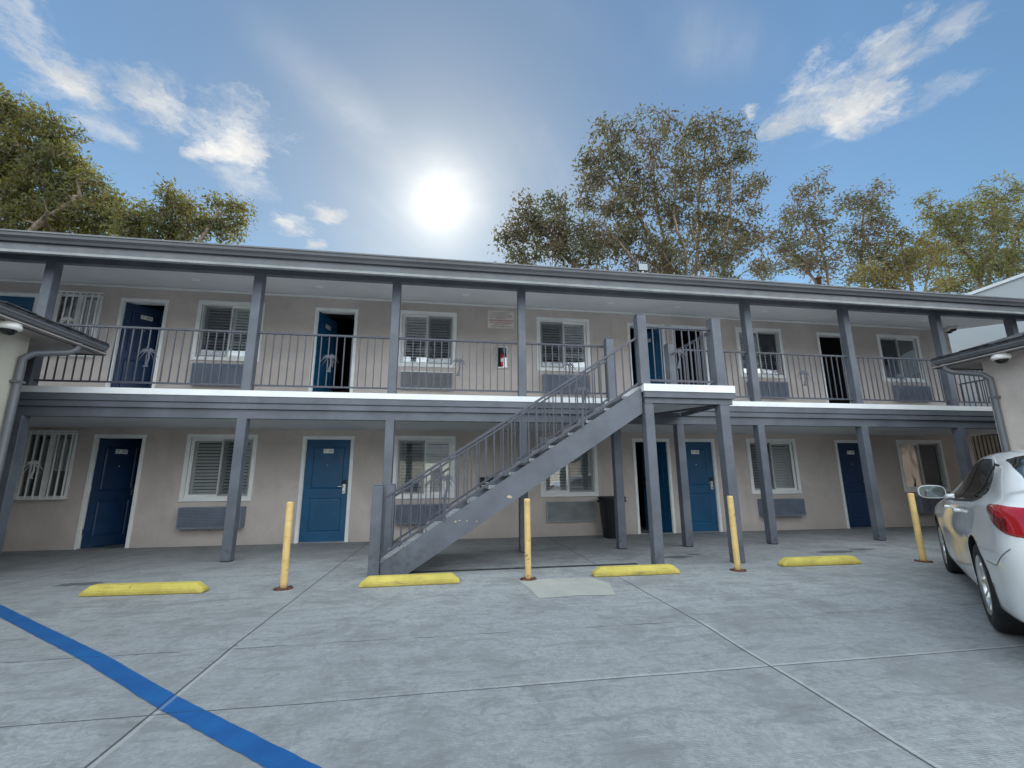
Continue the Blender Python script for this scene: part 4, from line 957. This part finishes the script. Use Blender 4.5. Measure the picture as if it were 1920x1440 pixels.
def stations():
    X = []
    n = 16
    for i in range(n): X.append(XREAR + .42 * (1 - math.cos(math.pi / 2 * i / n)) ** 1.6 + 1e-4)
    x = XREAR + .42
    while x < XFRONT - .6: X.append(x); x += .05
    for i in range(n + 1): X.append(XFRONT - .6 + .6 * math.sin(math.pi / 2 * i / n) - (1e-4 if i == n else 0))
    return X
def rearlean(p):
    """the tail leans: bumper stands proud below, lid tucks in above"""
    if p.x < -.55:
        k = min(1, (-.55 - p.x) / .5); z = p.z
        dx = .05 * math.exp(-((z - .52) / .14) ** 2) - .055 * max(0, (z - .72)) / .3 * 1.0 * -1
        return Vector((p.x - k * (.05 * math.exp(-((z - .50) / .16) ** 2)) + k * .10 * max(0, z - .70) / .35 * (1 if z < 1.06 else .9), p.y, z))
    return p
car = empty('parked_car', (0, 0, 0))
tag(car, 'white four door sedan parked at the right edge, rear left corner toward the camera', 'car')
NX = stations(); NT = 56
grid = [[rearlean(p) for p in section(x, NT)] for x in NX]
b = MB(); vs = []; fs = []
ncol = 2 * NT + 1
for row in grid:
    vs += row + [Vector((p.x, -p.y, p.z)) for p in reversed(row[:-1])]
for i in range(len(NX) - 1):
    for j in range(ncol - 1): fs.append((i * ncol + j, i * ncol + j + 1, (i + 1) * ncol + j + 1, (i + 1) * ncol + j))
    fs.append((i * ncol + ncol - 1, i * ncol, (i + 1) * ncol, (i + 1) * ncol + ncol - 1))
fs.append(tuple(range(ncol))); fs.append(tuple((len(NX) - 1) * ncol + k for k in range(ncol)))
b.add(vs, fs, M['carpaint'], True)
body = b.build('body', None); bm = bmesh.new(); bm.from_mesh(body.data); bmesh.ops.remove_doubles(bm, verts=bm.verts[:], dist=2e-4); bmesh.ops.recalc_face_normals(bm, faces=bm.faces[:]); bm.to_mesh(body.data); bm.free()
WB = 2.72; WR = .335
cut = MB()
for xw in (0, WB):
    for s_ in (-1, 1):
        n = 48; ring = [(xw + .385 * math.cos(2 * math.pi * k / n), WR + .385 * math.sin(2 * math.pi * k / n)) for k in range(n)]
        vs = [(x, s_ * .58, z) for x, z in ring] + [(x, s_ * 1.2, z) for x, z in ring]
        cut.add(vs, [(k, (k + 1) % n, (k + 1) % n + n, k + n) for k in range(n)] + [tuple(range(n)), tuple(range(2 * n - 1, n - 1, -1))], M['carblack'])
cutter = cut.build('cutter')
md = body.modifiers.new('b', 'BOOLEAN'); md.operation = 'DIFFERENCE'; md.object = cutter; md.solver = 'EXACT'; md.material_mode = 'TRANSFER'
bpy.context.view_layer.update()
dg = bpy.context.evaluated_depsgraph_get(); me = bpy.data.meshes.new_from_object(body.evaluated_get(dg))
body.modifiers.clear(); body.data = me; bpy.data.objects.remove(cutter); body.name = 'body'; body.parent = car
def surf_z(x, z, off=0.004, s_=1):
    sec = section(x, 90); best = None
    for a, c in zip(sec, sec[1:]):
        if a.z <= z <= c.z or c.z <= z <= a.z:
            t = (z - a.z) / (c.z - a.z) if abs(c.z - a.z) > 1e-9 else 0; best = a.lerp(c, t); tv = (c - a).normalized(); break
    if best is None: best = sec[-1]; tv = Vector((0, -1, 0))
    nrm = Vector((0, tv.z, -tv.y)); 
    # plan normal near the tail
    dw = (wid(x + .01) - wid(x - .01)) / .02 if x - .01 > XREAR else 8
    nrm = (nrm + Vector((-dw * nrm.y, 0, 0))).normalized()
    q = rearlean(best + nrm * off); return Vector((q.x, q.y * s_, q.z))
def surf_t(x, t, off=0.004):
    sec = section(x, 90); f = min(89.999, t * 90); i = int(f); a, c = sec[i], sec[i + 1]; p = a.lerp(c, f - i); tv = (c - a).normalized(); nrm = Vector((0, tv.z, -tv.y))
    return rearlean(p + nrm * off)
def panel(b, xs_, lo, hi, m, nz=12, off=.004, s_=1, edge=True):
    vs = []; n = nz + 1
    for k, x in enumerate(xs_):
        a, c = lo(x), hi(x)
        for j in range(n):
            o_ = off if (0 < j < nz and 0 < k < len(xs_) - 1) or not edge else -.001
            vs.append(surf_z(x, a + (c - a) * j / nz, o_, s_))
    b.add(vs, [(i * n + j, i * n + j + 1, (i + 1) * n + j + 1, (i + 1) * n + j) for i in range(len(xs_) - 1) for j in range(nz)], m, True)
lin = lambda a, c, n: [a + (c - a) * i / n for i in range(n + 1)]
SB = [(-.02, 1.035), (.10, 1.01), (.3, 1.0), (1.2, .972), (2.05, .955)]
STP = [(-.02, 1.045), (.05, 1.085), (.16, 1.15), (.26, 1.215), (.36, 1.275), (.46, 1.32), (.62, 1.36), (.9, 1.385), (1.2, 1.385), (1.5, 1.352), (1.75, 1.27), (1.95, 1.13), (2.05, .965)]
for s_ in (1, -1):
    b = MB(); panel(b, lin(-.02, 2.05, 70), lambda x: cr(SB, x), lambda x: max(cr(SB, x) + .004, cr(STP, x)), M['carglass'], 14, .003, s_); b.build('side_window', car)
    b = MB()
    for xa in (.40, 1.13):
        panel(b, [xa - .025, xa, xa + .025], lambda x: cr(SB, x) - .002, lambda x: cr(STP, x) - .004, M['carblack'], 12, .006, s_, False)
    # belt moulding
    panel(b, lin(-.04, 2.1, 50), lambda x: cr(SB, x) - .016, lambda x: cr(SB, x) + .004, M['carblack'], 2, .006, s_, False)
    b.build('window_trim', car)
    b = MB()
    for x0_, za, zc, x1_ in ((.33, .62, .985, .40), (1.13, .24, .955, 1.13), (2.08, .24, .94, 2.10)):
        n = 20; vs = []
        for j in range(n + 1):
            t = j / n; x = x0_ + (x1_ - x0_) * t; z = za + (zc - za) * t
            vs += [surf_z(x - .003, z, .0012, s_), surf_z(x + .003, z, .0012, s_)]
        b.add(vs, [(2 * j, 2 * j + 1, 2 * j + 3, 2 * j + 2) for j in range(n)], M['gap'])
    for x0_, x1_, z_ in ((.42, 2.28, .245),):
        n = 40; vs = []
        for j in range(n + 1):
            x = x0_ + (x1_ - x0_) * j / n; vs += [surf_z(x, z_ - .003, .0012, s_), surf_z(x, z_ + .003, .0012, s_)]
        b.add(vs, [(2 * j, 2 * j + 1, 2 * j + 3, 2 * j + 2) for j in range(n)], M['gap'])
    # bumper seam behind the rear wheel arch up to the lamp
    n = 26; vs = []
    for j in range(n + 1):
        t = j / n; x = -.40 - .50 * t; z = .575 + .16 * max(0, t - .45) ** 1.3 * 2
        vs += [surf_z(x, z - .003, .0012, s_), surf_z(x, z + .003, .0012, s_)]
    b.add(vs, [(2 * j, 2 * j + 1, 2 * j + 3, 2 * j + 2) for j in range(n)], M['gap'])
    b.build('panel_seam', car)
    for hx in (.58, 1.30):
        p = surf_z(hx, .885, .0, s_); q = surf_z(hx + .17, .885, .0, s_)
        b = MB().tube([p, p + Vector((.01, s_ * .032, .0)), q + Vector((-.01, s_ * .032, .0)), q], [.013, .014, .014, .013], M['carpaint'], 10)
        b.build('door_handle', car)
    # tail lamp wrapping the corner
    TLx = [XREAR + .42 * (1 - math.cos(math.pi / 2 * k / 20)) ** 1.6 + 1e-3 for k in range(8, 20)] + [-.66, -.62, -.58]
    b = MB(); lo = [(-1.1, .80), (-1.0, .795), (-.85, .82), (-.70, .90), (-.58, .985)]; hi_ = [(-1.1, .985), (-.9, .995), (-.7, 1.005), (-.58, .992)]
    panel(b, TLx, lambda x: cr(lo, x), lambda x: max(cr(lo, x) + .003, cr(hi_, x)), M['tail'], 12, .010, s_)
    b.build('tail_light', car)
    b = MB(); xs2 = [x for x in TLx if x > -.93]
    panel(b, xs2, lambda x: cr(lo, x) + .02, lambda x: max(cr(lo, x) + .022, cr(lo, x) + (cr(hi_, x) - cr(lo, x)) * .55), M['tail2'], 6, .0125, s_, False)
    b.build('tail_light_inner', car)
    # mirror
    mp_ = surf_z(1.86, .985, .0, s_)
    b = MB(); c = mp_ + Vector((.02, s_ * .17, .045)); n1, n2 = 20, 12; vs = []
    for i in range(n2 + 1):
        a_ = math.pi * i / n2
        for k in range(n1):
            th = 2 * math.pi * k / n1; cx, cz = math.cos(th), math.sin(th); sq = (abs(cx) ** 3 + abs(cz) ** 3) ** (-1 / 3)
            r_ = math.sin(min(a_, math.pi * .5)) if a_ < math.pi * .5 else 1 - .1 * (a_ / math.pi - .5)
            vs.append(c + Vector((.10 * math.cos(a_) if a_ < math.pi * .5 else -.05 * (a_ / math.pi - .5) * 2, s_ * .125 * cx * sq * r_, .078 * cz * sq * r_)))
    b.add(vs, [(i * n1 + k, i * n1 + (k + 1) % n1, (i + 1) * n1 + (k + 1) % n1, (i + 1) * n1 + k) for i in range(n2) for k in range(n1)], M['carpaint'], True)
    b.add(vs[-n1:], [tuple(range(n1))], M['carpaint'])
    b.tube([mp_ + Vector((.02, -s_ * .02, -.01)), c + Vector((.03, -s_ * .06, -.05))], [.035, .022], M['carpaint'], 10)
    mo = b.build('side_mirror', car)
    b = MB(); gl = [c + Vector((-.054, s_ * .112 * math.copysign(abs(math.cos(th)) ** .6, math.cos(th)), .066 * math.copysign(abs(math.sin(th)) ** .6, math.sin(th)))) for th in [2 * math.pi * k / 28 for k in range(28)]]
    b.add(gl, [tuple(range(28))], M['mirror']); g_ = b.build('mirror_glass', mo)
# rear and front glass
b = MB(); n = 24; vs = []
for i, x in enumerate(lin(-.50, .30, 20)):
    for j in range(n + 1):
        t = -1 + 2 * j / n; tt = 1 - abs(t) * (.315 + .03 * (1 - i / 20)); off = .003 if 0 < i < 20 and 0 < j < n else -.001
        p = surf_t(x, tt, off); vs.append(Vector((p.x, p.y * (1 if t >= 0 else -1), p.z)))
b.add(vs, [(i * (n + 1) + j, i * (n + 1) + j + 1, (i + 1) * (n + 1) + j + 1, (i + 1) * (n + 1) + j) for i in range(20) for j in range(n)], M['carglass'], True); b.build('rear_window', car)
b = MB(); vs = []
for i, x in enumerate(lin(1.72, 2.48, 16)):
    for j in range(n + 1):
        t = -1 + 2 * j / n; tt = 1 - abs(t) * .25; off = .003 if 0 < i < 16 and 0 < j < n else -.001
        p = surf_t(x, tt, off); vs.append(Vector((p.x, p.y * (1 if t >= 0 else -1), p.z)))
b.add(vs, [(i * (n + 1) + j, i * (n + 1) + j + 1, (i + 1) * (n + 1) + j + 1, (i + 1) * (n + 1) + j) for i in range(16) for j in range(n)], M['carglass'], True); b.build('windscreen', car)
b = MB(); p = surf_t(.62, 1.0, 0)   # roof fin
b.prism([(.50, -.012, p.z - .02), (.66, -.012, p.z - .02), (.54, -.012, p.z + .045), (.50, -.012, p.z + .04)], (0, .024, 0), M['carblack']); b.build('roof_antenna', car)
b = MB()
for s_ in (1, -1):
    vs = []
    for i, x in enumerate(lin(.28, 1.55, 20)):
        for tt in (.665, .675): q = surf_t(x, tt, .001); vs.append(Vector((q.x, q.y * s_, q.z)))
    b.add(vs, [(2 * j, 2 * j + 1, 2 * j + 3, 2 * j + 2) for j in range(20)], M['carblack'])
b.build('roof_moulding', car)
# wheels
def wheel(x, s_):
    T = Matrix.Translation((x, s_ * .80, WR)) @ Matrix.Rotation(R(-90 * s_), 4, 'X')
    w = MB().lathe([(.225, -.11), (.30, -.112), (.328, -.095), (.335, -.06), (.335, .06), (.328, .095), (.30, .112), (.232, .108), (.225, .09)], M['tyre'], seg=48, M4=T, caps=False)
    for k in range(3): pass
    o = w.build('wheel', car)
    b = MB().lathe([(.228, .108), (.222, .112), (.205, .09), (.20, .0), (.20, -.10), (.05, -.10)], M['steel'], seg=40, M4=T, caps=False)
    b.build('rim', o)
    b = MB()
    for k in range(10):
        a_ = 2 * math.pi * k / 10; ca, sa = math.cos(a_), math.sin(a_)
        b.prism([T @ Vector((ca * r_ - sa * w_, sa * r_ + ca * w_, z_)) for r_, w_, z_ in ((.04, -.016, .075), (.21, -.013, .094), (.21, .013, .094), (.04, .016, .075))], T.to_3x3() @ Vector((0, 0, -.02)), M['steel'])
    b.lathe([(.06, .06), (.06, .085), (.04, .092), (0, .092)], M['steel'], seg=20, M4=T)
    b.build('spokes', o)
    MB().lathe([(.0, .0), (.15, .0), (.15, .02), (0, .02)], M['gutter'], seg=24, M4=T).build('brake_disc', o)
for x in (0, WB):
    for s_ in (1, -1): wheel(x, s_)
th = R(42.3); nrm = Vector((math.sin(th), -math.cos(th), 0))
car.location = Vector((4.084, -6.32, -0.012)) + nrm * .915; car.rotation_euler = (0, 0, th)

# ------------------------------------------------------------------ trees
def wpt(u, v, y): return at(u, v, y)
def tree(name, label, group, y0, base_u, base_v, stems, blobs, leafm, leaf=.16, dens=1.0, seed=1, tipstep=11.0, nleaf=26, lk=1.0, wind=(0, 0, -0.25), cap=.15):
    rg = np.random.default_rng(seed)
    basep = at(base_u, base_v, y0); base = np.array([basep.x, y0, 0.0])
    nodes = [base]; par = [-1]
    # main stems: from the ground through the given pixels
    for s in stems:
        prev = 0; pts = [np.array(at(u, v, y0 + dy)) for u, v, dy in s]
        for p in pts:
            q = nodes[prev]; L_ = np.linalg.norm(p - q); n = max(1, int(L_ / .9))
            for k in range(1, n + 1):
                t = k / n; r = q + (p - q) * t + rg.normal(0, .07, 3) * (1 if k < n else 0); nodes.append(r); par.append(prev if k == 1 else len(nodes) - 2)
            prev = len(nodes) - 1
    tips = []
    for (u, v, ru, rv) in blobs:
        c = np.array(at(u, v, y0)); px = (np.array(at(u + 10, v, y0)) - c)[0] / 10; pv = (c - np.array(at(u, v + 10, y0)))[2] / 10
        nt_ = max(6, int(math.pi * ru * rv / (tipstep ** 2) * dens))
        P = rg.normal(0, 1, (nt_, 3)); P /= np.linalg.norm(P, axis=1)[:, None]; P *= rg.random((nt_, 1)) ** .42
        P = c + P * np.array([ru * px, (ru * px + rv * pv) / 2 * .9, rv * pv]); tips.append(P)
    tips = np.concatenate(tips); stemc = np.array(nodes)
    d = np.linalg.norm(tips[:, None, :] - stemc[None, 1:, :], axis=2).min(1); tips = tips[np.argsort(d)]
    N = np.zeros((len(nodes) + len(tips) * 4 + 10, 3)); N[:len(nodes)] = nodes; cnt = len(nodes); par = list(par); ends = []
    for p in tips:
        dv = p - N[1:cnt]; dist = np.sqrt((dv ** 2).sum(1)); cost = dist + np.maximum(0, -dv[:, 2]) * .9
        j = int(cost.argmin()) + 1; q = N[j]; L_ = dist[j - 1]; k = 2 if L_ > .8 else 1
        prev = j
        for i in range(1, k + 1):
            t = i / k; r = q + (p - q) * t + (np.array([0, 0, .12 * L_]) + rg.normal(0, .06 * L_, 3)) * math.sin(math.pi * t) * (i < k)
            N[cnt] = r; par.append(prev); prev = cnt; cnt += 1
        ends.append(cnt - 1)
    N = N[:cnt]; par = np.array(par)
    w = np.zeros(cnt); w[ends] = 1
    for i in range(cnt - 1, 0, -1): w[par[i]] += w[i] if w[i] > 0 else 0
    rad = np.minimum(.008 + .0095 * np.power(np.maximum(w, 0.5), .52), cap)
    # branch mesh: five sided frusta
    seg = 5; V = []; F = []
    a = N[par[1:]]; c = N[1:]; tv = c - a; ln = np.linalg.norm(tv, axis=1); ok = ln > 1e-4; a, c, tv = a[ok], c[ok], tv[ok] / ln[ok][:, None]
    ra, rc = np.minimum(rad[par[1:]][ok], rad[1:][ok] * 1.5), rad[1:][ok]
    ref = np.where(np.abs(tv[:, 2:3]) < .9, np.array([[0, 0, 1.]]), np.array([[1., 0, 0]])); e1 = np.cross(tv, ref); e1 /= np.linalg.norm(e1, axis=1)[:, None]; e2 = np.cross(tv, e1)
    ths = np.arange(seg) * 2 * math.pi / seg; cs, sn_ = np.cos(ths), np.sin(ths); nb = len(a)
    off = e1[:, None, :] * cs[None, :, None] + e2[:, None, :] * sn_[None, :, None]
    va = a[:, None, :] + off * ra[:, None, None]; vc = c[:, None, :] + off * rc[:, None, None]
    Vb = np.concatenate([va, vc], 1).reshape(-1, 3); k = np.arange(seg); quad = np.stack([k, (k + 1) % seg, (k + 1) % seg + seg, k + seg], 1)
    Fb = (np.arange(nb)[:, None, None] * 2 * seg + quad[None]).reshape(-1, 4)
    root = empty(name, base); tag(root, label, 'tree', group)
    def mk(nm, V, F, m, smooth):
        me = bpy.data.meshes.new(nm); me.vertices.add(len(V)); me.vertices.foreach_set('co', (V - base).astype(np.float32).ravel())
        me.loops.add(F.size); me.loops.foreach_set('vertex_index', F.astype(np.int32).ravel()); me.polygons.add(len(F))
        me.polygons.foreach_set('loop_start', (np.arange(len(F)) * F.shape[1]).astype(np.int32)); me.polygons.foreach_set('use_smooth', np.full(len(F), smooth)); me.materials.append(m); me.update(calc_edges=True); me.validate()
        return link(nm, me, root)
    mk('trunk', Vb, Fb, M['bark'], True)
    # leaves: clusters of small folded blades round every tip and its parent twig
    E_ = N[ends]; Pq = N[par[ends]]; nl = nleaf; tot_ = len(ends) * nl
    t = rg.random((len(ends), nl, 1)) * .35 + .75; cen = Pq[:, None, :] * (1 - t) + E_[:, None, :] * t + rg.normal(0, 1, (len(ends), nl, 3)) * np.array([.17, .17, .14]) * (leaf / .18)
    cen = cen.reshape(-1, 3)
    dr = rg.normal(0, 1, (tot_, 3)) + np.array(wind) * 3; dr /= np.linalg.norm(dr, axis=1)[:, None]
    sd = np.cross(dr, rg.normal(0, 1, (tot_, 3))); sd /= np.linalg.norm(sd, axis=1)[:, None]
    L_ = leaf * rg.uniform(.6, 1.25, (tot_, 1)); W_ = L_ * rg.uniform(.24, .40, (tot_, 1))
    up_ = np.cross(dr, sd)
    p0 = cen; p1 = cen + dr * L_ * .5 + sd * W_ * .5 + up_ * L_ * .06; p2 = cen + dr * L_; p3 = cen + dr * L_ * .5 - sd * W_ * .5 + up_ * L_ * .06
    Vl = np.stack([p0, p1, p2, p3], 1).reshape(-1, 3); Fl = np.arange(tot_ * 4).reshape(-1, 4)
    mk('crown', Vl, Fl, leafm, False)
    return tot_
TG = 'trees behind the motel roof'
NL = 0
NL += tree('shade_tree', 'broad yellow green tree rising over the roof at the left edge', TG, 9.0, 60, 760, [[(-60, 560, 0), (20, 430, .5), (60, 330, 0)], [(-60, 560, 0), (70, 420, -.8), (150, 370, -.5)], [(-60, 560, 0), (-60, 380, .5), (-20, 250, 0)]],
     [(30, 215, 42, 34), (90, 250, 52, 38), (20, 290, 62, 46), (105, 310, 60, 42), (160, 350, 50, 34), (60, 370, 80, 46), (150, 410, 80, 40), (-50, 300, 60, 100), (215, 395, 32, 32), (30, 425, 80, 30)], M['leafA'], .22, 1.2, 11, 12, 38, cap=.10)
NL += tree('slender_tree', 'smaller airy tree just right of the large left hand tree, above the gutter', TG, 8.0, 360, 760, [[(350, 520, 0), (350, 440, 0), (300, 390, 0)], [(350, 520, 0), (375, 450, -.3), (410, 400, -.3)]],
     [(320, 368, 34, 20), (340, 400, 48, 26), (415, 382, 30, 17), (445, 400, 20, 22), (250, 410, 46, 32), (310, 432, 60, 30), (425, 430, 36, 22), (380, 425, 40, 20), (270, 445, 60, 20)], M['leafA'], .20, 1.1, 12, 12, 36, cap=.075)
NL += tree('gum_tree', 'low spreading tree touching the left side of the tallest tree', TG, 12.0, 1110, 760, [[(1090, 560, 0), (1080, 500, 0), (1035, 450, 0), (990, 410, 0)], [(1090, 560, 0), (1110, 470, .5), (1090, 420, 0)]],
     [(985, 400, 30, 30), (1045, 385, 30, 26), (965, 450, 28, 36), (1015, 430, 46, 34), (1070, 430, 40, 34), (980, 485, 36, 22), (1050, 480, 56, 30), (1110, 470, 46, 36)], M['leafB'], .28, 1.0, 13, 13.5, 42)
NL += tree('tall_gum_tree', 'tallest tree behind the roof, many slim trunks fanning up', TG, 12.5, 1300, 760,
     [[(1262, 560, 0), (1235, 470, 0), (1190, 390, 0), (1150, 310, 0), (1140, 270, 0)], [(1270, 560, .8), (1245, 450, .8), (1228, 360, .8), (1225, 270, .6)], [(1290, 560, -.6), (1285, 470, -.6), (1262, 400, -.6), (1270, 300, -.4)], [(1305, 560, .3), (1308, 450, .3), (1312, 350, .3), (1325, 260, .3)],
      [(1320, 560, -.4), (1345, 480, -.4), (1370, 400, -.4), (1372, 320, -.4)], [(1330, 560, .8), (1365, 490, .8), (1400, 420, .6), (1420, 370, .6)], [(1250, 560, -.8), (1180, 480, -.8), (1130, 420, -.6)]],
     [(1140, 250, 34, 28), (1125, 300, 40, 40), (1225, 240, 48, 26), (1290, 262, 44, 30), (1345, 240, 36, 30), (1385, 280, 28, 36), (1165, 330, 60, 40), (1240, 310, 60, 40), (1330, 310, 60, 40), (1105, 365, 30, 30), (1160, 400, 60, 40), (1230, 390, 60, 40), (1310, 390, 60, 44), (1375, 380, 46, 46), (1150, 450, 60, 40), (1230, 460, 60, 40), (1330, 460, 70, 40), (1415, 350, 20, 26), (1400, 440, 36, 40), (1250, 505, 90, 26), (1370, 505, 60, 24)],
     M['leafB'], .30, .85, 14, 14, 44)
NL += tree('poplar_tree', 'slender windblown tree, first to the right of the tallest tree', TG, 13.0, 1530, 780, [[(1560, 560, 0), (1540, 470, 0), (1520, 400, 0), (1535, 345, 0)], [(1560, 560, .5), (1500, 490, .5), (1460, 430, .4)]],
     [(1540, 345, 26, 18), (1515, 375, 32, 26), (1500, 410, 40, 28), (1540, 430, 30, 34), (1460, 450, 40, 36), (1500, 480, 56, 36), (1440, 500, 40, 24), (1540, 500, 40, 30)], M['leafB'], .28, .95, 15, 14, 38, 1, (.35, 0, 0))
NL += tree('poplar_tree', 'windblown tree with forked top, second to the right of the tallest tree', TG, 13.0, 1620, 780, [[(1620, 560, 0), (1615, 470, 0), (1620, 400, 0), (1640, 355, 0)], [(1620, 560, .5), (1590, 480, .5), (1590, 430, .5)]],
     [(1645, 352, 26, 16), (1610, 378, 36, 24), (1650, 395, 26, 22), (1600, 410, 34, 30), (1635, 430, 34, 34), (1585, 460, 36, 34), (1620, 490, 46, 36)], M['leafB'], .28, .95, 16, 14, 38, 1, (.35, 0, 0))
NL += tree('shade_tree', 'low golden tree above the right part of the roof', TG, 11.5, 1700, 800, [[(1720, 600, 0), (1705, 520, 0), (1690, 460, 0)], [(1720, 600, 0), (1740, 520, 0), (1750, 470, 0)]],
     [(1685, 455, 36, 24), (1670, 490, 50, 30), (1730, 480, 40, 32), (1700, 525, 70, 26), (1640, 515, 40, 24)], M['leafC'], .25, 1.2, 17, 12.5, 38)
NL += tree('shade_tree', 'dense windblown tree above the white building at the right edge', TG, 12.5, 1850, 820, [[(1850, 600, 0), (1830, 500, 0), (1760, 400, 0)], [(1850, 600, 0), (1860, 480, 0), (1870, 380, 0)], [(1850, 600, 0), (1900, 480, 0), (1920, 400, 0)]],
     [(1750, 380, 28, 16), (1745, 410, 26, 20), (1800, 400, 38, 22), (1855, 365, 36, 24), (1895, 360, 22, 18), (1850, 410, 56, 30), (1910, 410, 40, 36), (1780, 440, 46, 30), (1840, 460, 66, 34), (1920, 465, 50, 40), (1790, 495, 60, 34), (1870, 510, 60, 34), (1800, 535, 60, 20)], M['leafA'], .26, 1.2, 18, 12.5, 40, 1, (.35, 0, 0))
print('leaves', NL)
